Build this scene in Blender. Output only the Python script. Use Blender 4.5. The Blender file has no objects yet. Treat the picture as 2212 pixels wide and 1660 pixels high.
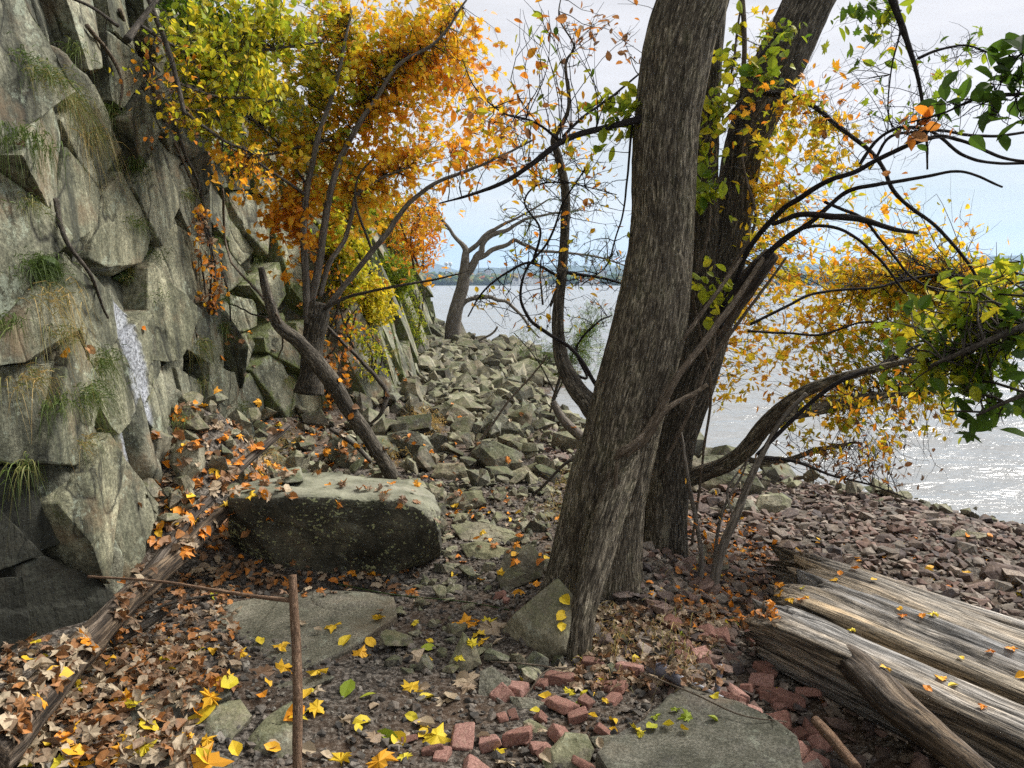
import bpy, bmesh, math, random
import numpy as np
from mathutils import Vector, Matrix, Euler
from mathutils.bvhtree import BVHTree

# ------------------------------------------------------------------ camera, light, exposure
SC = bpy.context.scene
F = 1736.0; ZC = 1.6; PITCH = math.atan((830 - 614.5) / F)
cam = bpy.data.cameras.new('camera'); camo = bpy.data.objects.new('camera', cam)
SC.collection.objects.link(camo); SC.camera = camo
camo.location = (0, 0, ZC); camo.rotation_euler = (math.pi / 2 - PITCH, 0, 0)
cam.sensor_width = 36; cam.sensor_fit = 'HORIZONTAL'; cam.lens = 36 * F / 2212
cam.clip_start = 0.05; cam.clip_end = 20000

SUN_EL, SUN_AZ = math.radians(48), math.radians(62)      # azimuth from +Y towards +X
world = bpy.data.worlds.new('World'); SC.world = world; world.use_nodes = True
wt = world.node_tree; wn = wt.nodes; wl = wt.links; wn.clear()
def W(t, **k):
    n = wn.new(t)
    for a, b in k.items(): setattr(n, a, b)
    return n
def wmath(op, a, b=None, clamp=False):
    n = W('ShaderNodeMath', operation=op, use_clamp=clamp)
    for i, v in enumerate((a, b)):
        if v is None: continue
        if isinstance(v, (int, float)): n.inputs[i].default_value = v
        else: wl.new(v, n.inputs[i])
    return n.outputs[0]
def wmix(f, a, b):
    n = W('ShaderNodeMix', data_type='RGBA')
    for i, v in ((0, f), (6, a), (7, b)):
        if isinstance(v, (int, float)): n.inputs[i].default_value = v
        elif isinstance(v, tuple): n.inputs[i].default_value = v + (1,)
        else: wl.new(v, n.inputs[i])
    return n.outputs[2]
sky = W('ShaderNodeTexSky', sky_type='NISHITA', sun_disc=False, sun_elevation=SUN_EL, sun_rotation=SUN_AZ)
tc = W('ShaderNodeTexCoord'); sep = W('ShaderNodeSeparateXYZ'); wl.new(tc.outputs['Generated'], sep.inputs[0])
mp = W('ShaderNodeMapping'); mp.inputs['Scale'].default_value = (1.3, 1.3, 7.0); wl.new(tc.outputs['Generated'], mp.inputs[0])
nz = W('ShaderNodeTexNoise'); nz.inputs['Scale'].default_value = 2.2; nz.inputs['Detail'].default_value = 6; nz.inputs['Roughness'].default_value = .55
wl.new(mp.outputs[0], nz.inputs['Vector'])
cl = wmath('MULTIPLY', wmath('SUBTRACT', nz.outputs['Fac'], .38), 3.2, True)
cloud = wmix(cl, (3.2, 3.15, 3.2), (4.1, 4.0, 4.08))
low = wmath('SUBTRACT', 1.0, wmath('MULTIPLY', sep.outputs['Z'], 5.2), True)           # bluer bands low over the hills
lowc = wmix(cl, (2.7, 3.6, 3.9), (3.9, 4.05, 4.15))
cloud2 = wmix(low, cloud, lowc)
final = wmix(.97, sky.outputs[0], cloud2)
bg = W('ShaderNodeBackground'); bg.inputs['Strength'].default_value = .1; wl.new(final, bg.inputs[0])
wo = W('ShaderNodeOutputWorld'); wl.new(bg.outputs[0], wo.inputs[0])

sun = bpy.data.lights.new('sun', 'SUN'); sun.energy = 3.2; sun.angle = math.radians(24); sun.color = (1, .96, .9)
suno = bpy.data.objects.new('sun', sun); SC.collection.objects.link(suno)
sd = Vector((math.sin(SUN_AZ) * math.cos(SUN_EL), math.cos(SUN_AZ) * math.cos(SUN_EL), math.sin(SUN_EL)))
suno.rotation_euler = sd.to_track_quat('Z', 'Y').to_euler()
vs = SC.view_settings; vs.view_transform = 'Standard'; vs.look = 'None'; vs.exposure = 1.32; vs.gamma = 1; vs.use_curve_mapping = False
SC.render.engine = 'CYCLES'; SC.cycles.use_denoising = False; SC.cycles.max_bounces = 6
SC.cycles.transparent_max_bounces = 8; SC.cycles.volume_bounces = 0; SC.cycles.use_adaptive_sampling = True; SC.cycles.adaptive_threshold = .02

# ------------------------------------------------------------------ helpers
rng = np.random.default_rng(11); R = random.Random(5)
cp, sp_ = math.cos(PITCH), math.sin(PITCH)
CAM = np.array([0, 0, ZC])
def ray(X, Y):
    cx = (X - 1106) / F; cy = -(Y - 830) / F
    return np.array([cx, cp + cy * sp_, -sp_ + cy * cp])
def at(X, Y, d):
    """point seen at photo position (X, Y) of a 2212 x 1660 print, d metres ahead"""
    r = ray(X, Y); return CAM + r * (d / r[1])
def onz(X, Y, z):
    r = ray(X, Y); return CAM + r * ((z - ZC) / r[2])

def _h(ix, iy, iz, seed):
    h = (ix.astype(np.int64) * 374761393 + iy.astype(np.int64) * 668265263 + iz.astype(np.int64) * 2147483647 + seed * 974634777) & 0xffffffff
    h = ((h ^ (h >> 13)) * 1274126177) & 0xffffffff
    h = ((h ^ (h >> 16)) * 2246822519) & 0xffffffff
    return ((h ^ (h >> 15)) & 0xffffff) / float(0xffffff) * 2 - 1
def vn(p, seed=0):
    p = np.asarray(p, float); i = np.floor(p); f = p - i; f = f * f * (3 - 2 * f)
    r = 0
    for dx in (0, 1):
        wx = f[:, 0] if dx else 1 - f[:, 0]
        for dy in (0, 1):
            wy = f[:, 1] if dy else 1 - f[:, 1]
            for dz in (0, 1):
                wz = f[:, 2] if dz else 1 - f[:, 2]
                r = r + wx * wy * wz * _h(i[:, 0] + dx, i[:, 1] + dy, i[:, 2] + dz, seed)
    return r
def fbm(p, o=4, seed=0, gain=.5):
    p = np.asarray(p, float); a = 1.; r = 0; t = 0
    for k in range(o):
        r = r + a * vn(p * (2.03 ** k) + 17.3 * k, seed + k); t += a; a *= gain
    return r / t

def cells(p, seed=0):
    """planar facets: nearest jittered point, returns (gap to the next one, dx, dy, three hashes)"""
    i0 = np.floor(p); N_ = len(p); F1_ = np.full(N_, 9.); F2_ = np.full(N_, 9.); bx = np.zeros(N_); by = np.zeros(N_); ci = np.zeros(N_); cj = np.zeros(N_)
    for a in (-1, 0, 1):
        for b in (-1, 0, 1):
            i = i0[:, 0] + a; j = i0[:, 1] + b; z_ = np.zeros(N_)
            fx = i + .5 + .45 * _h(i, j, z_, seed); fy = j + .5 + .45 * _h(i, j, z_ + 1, seed)
            dx = p[:, 0] - fx; dy = p[:, 1] - fy; d = np.abs(dx) * .45 + np.hypot(dx, dy) * .7
            c = d < F1_; F2_ = np.where(c, F1_, np.minimum(F2_, d)); F1_ = np.where(c, d, F1_)
            bx = np.where(c, dx, bx); by = np.where(c, dy, by); ci = np.where(c, i, ci); cj = np.where(c, j, cj)
    z_ = np.zeros(N_); return F2_ - F1_, bx, by, _h(ci, cj, z_ + 2, seed), _h(ci, cj, z_ + 3, seed), _h(ci, cj, z_ + 4, seed)
class Geo:
    def __init__(s): s.V = []; s.Q = []; s.T = []; s.tint = []; s.rest = []; s.n = 0
    def add(s, V, quads=None, tris=None, tint=0., rest=None):
        V = np.asarray(V, float); m = len(V)
        s.V.append(V)
        if quads is not None and len(quads): s.Q.append(np.asarray(quads, np.int64) + s.n)
        if tris is not None and len(tris): s.T.append(np.asarray(tris, np.int64) + s.n)
        s.tint.append(np.broadcast_to(np.asarray(tint, float), (m,))); s.rest.append(V if rest is None else np.asarray(rest, float)); s.n += m
    def mesh(s, name, mat, origin=(0, 0, 0), smooth=True, extra=None):
        me = bpy.data.meshes.new(name)
        V = np.concatenate(s.V) - np.asarray(origin, float)
        Q = np.concatenate(s.Q) if s.Q else np.zeros((0, 4), np.int64); T = np.concatenate(s.T) if s.T else np.zeros((0, 3), np.int64)
        me.vertices.add(len(V)); me.vertices.foreach_set('co', V.astype(np.float32).ravel())
        lv = np.concatenate([Q.ravel(), T.ravel()]).astype(np.int32)
        me.loops.add(len(lv)); me.loops.foreach_set('vertex_index', lv)
        me.polygons.add(len(Q) + len(T))
        st = np.concatenate([np.arange(len(Q)) * 4, len(Q) * 4 + np.arange(len(T)) * 3]).astype(np.int32)
        me.polygons.foreach_set('loop_start', st)
        me.polygons.foreach_set('use_smooth', np.full(len(st), smooth))
        a = me.attributes.new('tint', 'FLOAT', 'POINT'); a.data.foreach_set('value', np.concatenate(s.tint).astype(np.float32))
        a = me.attributes.new('rest', 'FLOAT_VECTOR', 'POINT'); a.data.foreach_set('vector', np.concatenate(s.rest).astype(np.float32).ravel())
        for k, v in (extra or {}).items():
            a = me.attributes.new(k, 'FLOAT', 'POINT'); a.data.foreach_set('value', np.asarray(v, np.float32))
        me.update(calc_edges=True); me.materials.append(mat)
        return me
    def build(s, name, mat, parent=None, origin=None, smooth=True, extra=None):
        org = np.array(parent.location) if parent is not None else (np.zeros(3) if origin is None else np.asarray(origin, float))
        o = bpy.data.objects.new(name, s.mesh(name, mat, org, smooth, extra)); SC.collection.objects.link(o)
        if parent is not None: o.parent = parent
        else: o.location = org
        return o
def tag(o, label=None, cat=None, group=None, kind=None):
    if label: o['label'] = label
    if cat: o['category'] = cat
    if group: o['group'] = group
    if kind: o['kind'] = kind
    return o
def empty(name, loc, label, cat, group=None):
    o = bpy.data.objects.new(name, None); SC.collection.objects.link(o); o.location = tuple(loc); o.empty_display_size = .1
    return tag(o, label, cat, group)

# ------------------------------------------------------------------ materials
class M:
    def __init__(s, name):
        s.m = bpy.data.materials.new(name); s.m.use_nodes = True; s.t = s.m.node_tree; s.t.nodes.clear(); s.cache = {}
    def n(s, t, ins=None, **k):
        n = s.t.nodes.new(t)
        for a, b in k.items(): setattr(n, a, b)
        for key, v in (ins or {}).items():
            i = n.inputs[key]
            if isinstance(v, bpy.types.NodeSocket): s.t.links.new(v, i)
            elif isinstance(v, tuple) and len(v) == 3 and i.type == 'RGBA': i.default_value = v + (1,)
            else: i.default_value = v
        return n
    def attr(s, name, out='Fac', typ='GEOMETRY'):
        return s.n('ShaderNodeAttribute', attribute_name=name, attribute_type=typ).outputs[out]
    def math(s, op, a, b=0., c=None, clamp=False):
        ins = {0: a, 1: b}
        if c is not None: ins[2] = c
        return s.n('ShaderNodeMath', ins, operation=op, use_clamp=clamp).outputs[0]
    def rest(s, scale=(1, 1, 1)):
        if 'rest' not in s.cache:
            ra = s.n('ShaderNodeAttribute', attribute_name='rest').outputs['Vector']
            oi = s.n('ShaderNodeObjectInfo').outputs['Random']
            of = s.n('ShaderNodeCombineXYZ', {0: s.math('MULTIPLY', oi, 37.), 1: s.math('MULTIPLY', oi, 11.), 2: 0.}).outputs[0]
            s.cache['rest'] = s.n('ShaderNodeVectorMath', {0: ra, 1: of}, operation='ADD').outputs[0]
        return s.n('ShaderNodeVectorMath', {0: s.cache['rest'], 1: tuple(scale)}, operation='MULTIPLY').outputs[0]
    def noise(s, vec, scale=5., detail=6., rough=.6, dist=0.):
        return s.n('ShaderNodeTexNoise', {'Vector': vec, 'Scale': scale, 'Detail': detail, 'Roughness': rough, 'Distortion': dist}).outputs['Fac']
    def ramp(s, f, stops, interp='LINEAR'):
        r = s.n('ShaderNodeValToRGB', {0: f}); cr = r.color_ramp; cr.interpolation = interp
        while len(cr.elements) < len(stops): cr.elements.new(.5)
        for e, (p, c) in zip(cr.elements, stops):
            e.position = p; e.color = (c, c, c, 1) if isinstance(c, (int, float)) else tuple(c) + (1,)
        return r.outputs[0]
    def mix(s, f, a, b, mode='MIX'):
        return s.n('ShaderNodeMix', {0: f, 6: a, 7: b}, data_type='RGBA', blend_type=mode).outputs[2]
    def bump(s, h, strength=.5, dist=.02, normal=None):
        ins = {'Height': h, 'Strength': strength, 'Distance': dist}
        if normal is not None: ins['Normal'] = normal
        return s.n('ShaderNodeBump', ins).outputs[0]
    def bsdf(s, col, rough=.8, normal=None, spec=.3, **k):
        ins = {'Base Color': col, 'Roughness': rough, 'Specular IOR Level': spec}
        if normal is not None: ins['Normal'] = normal
        ins.update(k)
        return s.n('ShaderNodeBsdfPrincipled', ins).outputs[0]
    def out(s, sh):
        s.n('ShaderNodeOutputMaterial', {'Surface': sh}); return s.m
    def tint(s):
        return s.math('ADD', s.attr('tint'), s.attr('tint', typ='OBJECT'))

def rock_mat(name, base, tints, scale=1., moss=.0, lichen=.3, top=0., spots=0.,  stretch=(1, 1, 1), contrast=1., bump=.6, speck=.35):
    """base: three colours dark..light; tints: ramp over the per-piece tint value"""
    m = M(name); v = m.rest(stretch)
    n1 = m.noise(v, 3.2 * scale, 9, .68, .3)
    col = m.ramp(n1, [(.5 - .22 / contrast, base[0]), (.5, base[1]), (.5 + .2 / contrast, base[2])])
    n2 = m.noise(v, 60 * scale, 3, .75)
    col = m.mix(speck, col, m.ramp(n2, [(.38, .25), (.5, .9), (.62, 1.9)]), 'MULTIPLY')
    tr = m.ramp(m.tint(), tints)
    col = m.mix(1., col, tr, 'MULTIPLY')
    if lichen:
        n3 = m.noise(v, 7 * scale, 7, .8)
        col = m.mix(m.math('MULTIPLY', m.ramp(n3, [(.57, 0), (.63, 1)]), lichen), col, (.36, .38, .30))
    n5 = m.noise(v, 1.6 * scale, 5, .6)
    col = m.mix(m.math('MULTIPLY', m.ramp(n5, [(.52, 0), (.66, 1)]), .45), col, (.13, .085, .05))
    if spots:
        nsx = m.noise(v, 30 * scale, 2, .5); nsy = m.noise(v, 3 * scale, 3, .6)
        col = m.mix(m.math('MULTIPLY', m.ramp(m.math('ADD', nsx, m.math('MULTIPLY', m.math('SUBTRACT', nsy, .5), .6)), [(.63, 0), (.67, 1)]), spots), col, (.34, .36, .18))
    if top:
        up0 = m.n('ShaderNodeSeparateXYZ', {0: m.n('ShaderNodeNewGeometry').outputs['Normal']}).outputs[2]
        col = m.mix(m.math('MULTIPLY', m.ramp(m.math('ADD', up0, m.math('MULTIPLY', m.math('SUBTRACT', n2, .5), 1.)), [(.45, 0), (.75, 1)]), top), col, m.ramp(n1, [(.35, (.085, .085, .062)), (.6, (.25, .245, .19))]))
    if moss:
        up = m.n('ShaderNodeSeparateXYZ', {0: m.n('ShaderNodeNewGeometry').outputs['Normal']}).outputs[2]
        n4 = m.noise(v, 2.3 * scale, 8, .75)
        f = m.math('MULTIPLY', m.ramp(m.math('ADD', m.math('MULTIPLY', up, .22), n4), [(.60, 0), (.72, 1)]), moss)
        col = m.mix(f, col, m.mix(n2, (.035, .055, .012), (.13, .17, .035)))
    h = m.math('ADD', m.math('MULTIPLY', n1, 1.2), m.math('MULTIPLY', n2, .22))
    nb = m.noise(v, 16 * scale, 6, .7)
    h = m.math('ADD', h, m.math('MULTIPLY', nb, .5))
    return m.out(m.bsdf(col, .85, m.bump(h, bump, .035 / max(scale, .5)), .25))

GREY = ((.035, .034, .028), (.145, .14, .112), (.33, .315, .25))
WARM = [(0, (.35, .35, .36)), (.3, (.75, .75, .74)), (.55, (1.1, 1.02, .90)), (.8, (1.35, 1.3, 1.15)), (1, (1.8, 1.75, 1.55))]
WARM2 = [(0, (.30, .29, .28)), (.2, (.62, .60, .56)), (.4, (.95, .86, .74)), (.5, (.85, .87, .86)), (.65, (1.2, 1.12, .95)), (.85, (1.45, 1.4, 1.25)), (1, (1.9, 1.85, 1.7))]
MAT = {}
MAT['rock'] = rock_mat('weathered_stone', GREY, WARM2, 1.4, moss=.35, lichen=.45)
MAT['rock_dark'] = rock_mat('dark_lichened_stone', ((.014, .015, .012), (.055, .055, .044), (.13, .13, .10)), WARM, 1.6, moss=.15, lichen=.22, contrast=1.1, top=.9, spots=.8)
MAT['slab'] = rock_mat('flat_path_stone', ((.05, .05, .043), (.11, .108, .095), (.19, .185, .165)), WARM, 1.8, moss=.1, lichen=.35, contrast=1., bump=.6, speck=.6)
MAT['cobble'] = rock_mat('beach_stone', ((.045, .038, .034), (.12, .10, .088), (.25, .22, .195)),
     [(0, (.45, .45, .5)), (.3, (.9, .78, .74)), (.5, (1.2, .88, .80)), (.7, (.95, 1.0, .95)), (.9, (1.6, 1.55, 1.45)), (1, (2.1, 2.05, 1.9))], 4, lichen=.12, bump=.4)
MAT['gravel'] = rock_mat('path_grit', ((.03, .028, .025), (.09, .085, .076), (.20, .19, .17)), [(0, (.4, .4, .42)), (.5, (1, .95, .9)), (.8, (1.5, 1.35, 1.25)), (1, (2.2, 2.2, 2.1))], 5, lichen=.1, bump=.4)
MAT['brick'] = rock_mat('worn_red_brick', ((.09, .045, .035), (.22, .105, .08), (.38, .22, .17)),
     [(0, (.6, .6, .6)), (.5, (1, 1, 1)), (1, (1.35, 1.5, 1.6))], 5, lichen=.25, bump=.5)

def cliff_mat():
    m = M('cliff_rock'); v = m.rest(); vs_ = m.rest((1.0, 1.0, .16))
    n1 = m.noise(v, 1.6, 10, .7, .4); ns = m.noise(vs_, 7, 8, .72, .6); nf = m.noise(v, 55, 4, .8); nm = m.noise(v, 11, 6, .75)
    nn = m.math('ADD', m.math('MULTIPLY', n1, .62), m.math('MULTIPLY', ns, .38))
    col = m.ramp(nn, [(.36, (.018, .019, .016)), (.45, (.085, .088, .062)), (.53, (.18, .178, .13)), (.64, (.38, .37, .28))])
    col = m.mix(.55, col, m.ramp(nf, [(.36, .2), (.5, .9), (.63, 2.0)]), 'MULTIPLY')
    col = m.mix(1., col, m.ramp(m.tint(), [(0, (.6, .6, .62)), (.5, (1, 1, .96)), (1, (1.4, 1.36, 1.2))]), 'MULTIPLY')
    nc = m.noise(m.rest((1, 1, .4)), 1.5, 3, .55, .5)
    col = m.mix(m.ramp(nc, [(.492, 0), (.5, .85), (.508, 0)]), col, (.010, .010, .008))
    nd = m.noise(m.rest((1.6, 1.6, .22)), 3.1, 6, .7)
    col = m.mix(m.math('MULTIPLY', m.ramp(nd, [(.36, 1), (.5, 0)]), .75), col, (.022, .024, .018))
    nb = m.noise(v, 2.7, 6, .65)
    col = m.mix(m.math('MULTIPLY', m.ramp(nb, [(.53, 0), (.64, 1)]), .55), col, (.17, .115, .065))
    nl = m.noise(v, 4.5, 9, .82)
    col = m.mix(m.math('MULTIPLY', m.ramp(nl, [(.57, 0), (.61, 1)]), .45), col, (.38, .43, .33))
    # mossy joints and ledges: 'moss' was laid where the joints and ledges are
    f = m.ramp(m.math('ADD', m.attr('moss'), m.math('MULTIPLY', m.math('SUBTRACT', nm, .5), 1.3)), [(.45, 0), (.62, 1)])
    col = m.mix(m.math('MULTIPLY', f, .8), col, m.mix(nf, (.03, .045, .012), (.15, .18, .045)))
    fp = m.ramp(m.math('ADD', m.attr('pale'), m.math('MULTIPLY', m.math('SUBTRACT', nm, .5), .9)), [(.40, 0), (.72, .85)])
    col = m.mix(fp, col, m.mix(m.ramp(nf, [(.4, 0), (.58, 1)]), (.10, .105, .12), (.42, .445, .49)))
    col = m.mix(m.math('MULTIPLY', m.attr('painted_shade'), .85), col, m.mix(nf, (.004, .004, .005), (.03, .032, .022)))   # shade on the buttress foot, painted in near black
    h0 = m.math('MULTIPLY', m.math('ABSOLUTE', m.math('SUBTRACT', nc, .5)), 3., clamp=False)
    h0 = m.math('MINIMUM', h0, .08)
    h = m.math('ADD', m.math('ADD', m.math('MULTIPLY', ns, 1.3), m.math('MULTIPLY', h0, 6.)), m.math('ADD', m.math('MULTIPLY', nf, .14), m.math('MULTIPLY', nm, .6)))
    return m.out(m.bsdf(col, .82, m.bump(h, .75, .03), .28))
MAT['cliff'] = cliff_mat()

def soil_mat():
    m = M('leafy_soil'); v = m.rest()
    n1 = m.noise(v, 2.5, 8, .7); n2 = m.noise(v, 45, 5, .8); n3 = m.noise(v, 14, 5, .7)
    col = m.ramp(n2, [(.38, (.012, .010, .008)), (.5, (.06, .052, .043)), (.62, (.22, .195, .165))])
    col = m.mix(m.ramp(n1, [(.45, 0), (.6, 1)]), col, m.mix(.5, col, (.10, .06, .035)))
    return m.out(m.bsdf(col, .95, m.bump(m.math('ADD', n3, m.math('MULTIPLY', n2, .6)), .9, .02), .15))
MAT['soil'] = soil_mat()

def bark_mat(name, dark, mid, light, fr=1., moss=0.):
    m = M(name); v = m.rest((1, 1, .13)); v3 = m.rest((1, 1, .5))
    n1 = m.noise(v, 120 * fr, 5, .66, 1.1); n2 = m.noise(v3, 14 * fr, 7, .7); n3 = m.noise(m.rest(), 120, 3, .7)
    col = m.ramp(n1, [(.38, dark), (.52, mid), (.66, light)])
    col = m.mix(m.math('MULTIPLY', m.ramp(n2, [(.4, 1), (.62, 0)]), .55), col, dark)
    col = m.mix(.4, col, m.ramp(n3, [(.35, .4), (.65, 1.6)]), 'MULTIPLY')
    if moss: col = m.mix(m.math('MULTIPLY', m.ramp(n2, [(.5, 0), (.66, 1)]), moss), col, (.07, .085, .03))
    return m.out(m.bsdf(col, .9, m.bump(m.math('ADD', n1, m.math('MULTIPLY', n2, .4)), .9, .012), .2))
MAT['bark'] = bark_mat('furrowed_bark', (.022, .018, .013), (.13, .11, .08), (.46, .40, .30), 1., .22)
MAT['bark_dark'] = bark_mat('dark_bark', (.016, .014, .011), (.085, .073, .056), (.28, .245, .19), 1.)
MAT['twig'] = bark_mat('grey_twig_bark', (.03, .026, .021), (.085, .073, .058), (.19, .165, .135), 2.)
MAT['twig_dark'] = bark_mat('dark_twig_bark', (.012, .010, .010), (.03, .025, .024), (.065, .055, .05), 2.)
MAT['vine'] = bark_mat('pale_vine_bark', (.06, .045, .032), (.16, .125, .09), (.31, .26, .20), 2.)
MAT['smooth'] = bark_mat('smooth_grey_bark', (.07, .06, .05), (.16, .14, .115), (.28, .25, .21), .5)
MAT['cane'] = bark_mat('red_brown_cane', (.12, .07, .045), (.23, .145, .09), (.36, .25, .17), 3.)

def drift_mat(name, cols, fr=1.):
    m = M(name); v = m.rest((1, 1, .055)); v2 = m.rest((1, 1, .12))
    n1 = m.noise(v, 48 * fr, 7, .75, .25); n2 = m.noise(v2, 6, 5, .6); n3 = m.noise(v, 170 * fr, 3, .7)
    col = m.ramp(n1, [(.36, cols[0]), (.47, cols[1]), (.56, cols[2]), (.68, cols[3])])
    col = m.mix(m.ramp(n2, [(.42, 0), (.6, 1)]), col, m.mix(1., col, (1.22, 1.04, .8), 'MULTIPLY'))
    col = m.mix(.7, col, m.ramp(n3, [(.36, .2), (.5, 1.), (.66, 1.6)]), 'MULTIPLY')
    nk = m.noise(m.rest((1, 1, .03)), 22 * fr, 4, .6, .4)
    col = m.mix(m.ramp(nk, [(.478, 0), (.5, .92), (.522, 0)]), col, (.012, .011, .010))
    col = m.mix(1., col, m.ramp(m.tint(), [(0, (.55, .57, .62)), (.5, (1, 1, 1)), (1, (1.35, 1.15, .85))]), 'MULTIPLY')
    return m.out(m.bsdf(col, .8, m.bump(m.math('ADD', n1, m.math('MULTIPLY', n3, .35)), 1., .012), .25))
MAT['drift'] = drift_mat('silvered_driftwood', ((.016, .016, .018), (.14, .137, .132), (.29, .283, .275), (.48, .46, .43)))
MAT['deadwood'] = drift_mat('dry_brown_deadwood', ((.02, .015, .012), (.11, .085, .062), (.24, .195, .15), (.42, .36, .28)), .9)

LEAF_RAMP = [(0, (.030, .060, .010)), (.13, (.09, .17, .014)), (.26, (.34, .40, .025)), (.40, (.72, .56, .03)), (.54, (.85, .46, .03)), (.68, (.80, .27, .02)), (.80, (.34, .16, .06)), (.90, (.20, .12, .07)), (1, (.50, .40, .27))]
def leaf_mat(name, gloss=.5, trans=.5, dull=1.):
    m = M(name); v = m.rest()
    n = m.noise(v, 40, 3, .6)
    t = m.math('ADD', m.tint(), m.math('MULTIPLY', m.math('SUBTRACT', n, .5), .12), clamp=True)
    col = m.ramp(t, LEAF_RAMP)
    n2 = m.noise(v, 110, 2, .7)
    col = m.mix(.5, col, m.ramp(n2, [(.3, .4 * dull), (.7, 1.45 * dull)]), 'MULTIPLY')
    b = m.bsdf(col, gloss, None, .3)
    tr = m.n('ShaderNodeBsdfTranslucent', {'Color': col}).outputs[0]
    return m.out(m.n('ShaderNodeMixShader', {0: trans, 1: b, 2: tr}).outputs[0])
MAT['leaf'] = leaf_mat('autumn_leaf'); MAT['litter'] = leaf_mat('fallen_leaf', .6, .12, .72)
def grass_mat():
    m = M('grass_blade'); t = m.tint()
    col = m.ramp(t, [(0, (.035, .06, .012)), (.4, (.10, .15, .03)), (.7, (.25, .22, .08)), (1, (.50, .33, .11))])
    return m.out(m.n('ShaderNodeMixShader', {0: .25, 1: m.bsdf(col, .6), 2: m.n('ShaderNodeBsdfTranslucent', {'Color': col}).outputs[0]}).outputs[0])
MAT['grass'] = grass_mat()
def plain(name, col, rough=.5, nscale=20., spec=.4):
    m = M(name); n = m.noise(m.rest(), nscale, 4, .7)
    c = m.mix(.45, col, m.ramp(n, [(.35, .4), (.65, 1.4)]), 'MULTIPLY')
    return m.out(m.bsdf(c, rough, None, spec))
def water_mat():
    m = M('river_water'); g = m.n('ShaderNodeNewGeometry').outputs['Position']
    a = m.n('ShaderNodeVectorMath', {0: g, 1: (.45, 1.0, 1)}, operation='MULTIPLY').outputs[0]
    n1 = m.noise(a, 1.5, 4, .62, .5); n2 = m.noise(a, 6.5, 4, .65, .4); n0 = m.noise(a, .33, 3, .5)
    n3 = m.noise(a, .07, 3, .6)
    h = m.math('ADD', m.math('ADD', m.math('MULTIPLY', n1, 1.), m.math('MULTIPLY', n2, .2)), m.math('MULTIPLY', n0, 2.2))
    h = m.math('ADD', h, m.math('MULTIPLY', n3, 4.))
    nrm = m.bump(h, 1., .17)
    col = m.mix(n3, (.17, .175, .17), (.26, .265, .265))
    return m.out(m.bsdf(col, .17, nrm, .5, IOR=1.33))
MAT['water'] = water_mat()

# ------------------------------------------------------------------ land form
ZW = -.5
_sh = [(2212, 1165), (2040, 1130), (1850, 1098), (1700, 1068), (1600, 1035), (1500, 1000), (1300, 962), (1225, 925), (1180, 880), (1150, 848), (1225, 826), (1200, 790), (1130, 775), (1050, 762), (975, 748), (945, 736)]
_sp = np.array([onz(X, Y, ZW)[:2] for X, Y in _sh]); _sp = _sp[np.argsort(_sp[:, 1])]
SY = np.concatenate([[-6, 0, 3], _sp[:, 1], [29, 40]]); SX = np.concatenate([[22, 11, 7.0], _sp[:, 0], [-6, -14]])
def shore_x(y): return np.interp(y, SY, SX)
CS = np.array([-6, -1, 1.5, 2.6, 3.0, 3.25, 3.5, 4.3, 5.3, 6.2, 6.6, 7.6, 8.6, 9.4, 11, 14, 19, 25, 28, 30])
CX = np.array([-4.2, -3.2, -2.7, -2.45, -2.35, -2.0, -1.88, -1.98, -1.98, -2.02, -2.5, -2.55, -1.9, -1.36, -1.42, -1.55, -1.9, -2.35, -3.4, -6.])
def cliff_x(y): return np.interp(y, CS, CX)
def ground_z(x, y):
    x = np.asarray(x, float); y = np.asarray(y, float)
    d = shore_x(y) - x
    z = ZW + .56 * (1 - np.exp(-np.clip(d, 0, 99) / 1.5)) + .06 * np.clip(d, -30, 0) * 2
    z = z + .04 * np.exp(-np.clip(d, 0, 99)) 
    c = x - cliff_x(y)
    z = z + .22 * np.interp(y, [3.8, 5], [.0, 1]) * np.exp(-np.clip(c, 0, 9) / .35)                        # rubble toe along the cliff
    z = z + .58 * np.exp(-((x + 1.95) / .50) ** 2 - ((y - 4.95) / .75) ** 2)  # leafy mound against the rock
    z = z + .12 * np.exp(-((x + 1.4) / .6) ** 2 - ((y - 2.7) / .7) ** 2)
    z = z + .16 * np.exp(-((x - .62) / .5) ** 2 - ((y - 3.9) / .5) ** 2)     # roots' hump
    z = z - .14 * np.exp(-((x - 1.15) / .3) ** 2 - ((y - 2.4) / .7) ** 2)
    P = np.stack([x.ravel(), y.ravel(), np.zeros(x.size)], 1)
    return z + (.035 * fbm(P * 1.7, 4, 3)).reshape(x.shape)
def G(X, Y, lift=0.):
    r = ray(X, Y); t0 = .5; t = .5
    while t < 60:
        p = CAM + r * t
        if p[2] < float(ground_z(p[0], p[1])) + lift: break
        t0 = t; t *= 1.03
    for _ in range(14):
        m_ = (t0 + t) / 2; p = CAM + r * m_
        if p[2] < float(ground_z(p[0], p[1])) + lift: t = m_
        else: t0 = m_
    return CAM + r * t
def grid_faces(nr, nc):
    i = np.arange(nr - 1)[:, None] * nc + np.arange(nc - 1)[None]
    i = i.ravel(); return np.stack([i, i + 1, i + nc + 1, i + nc], 1)

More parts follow.
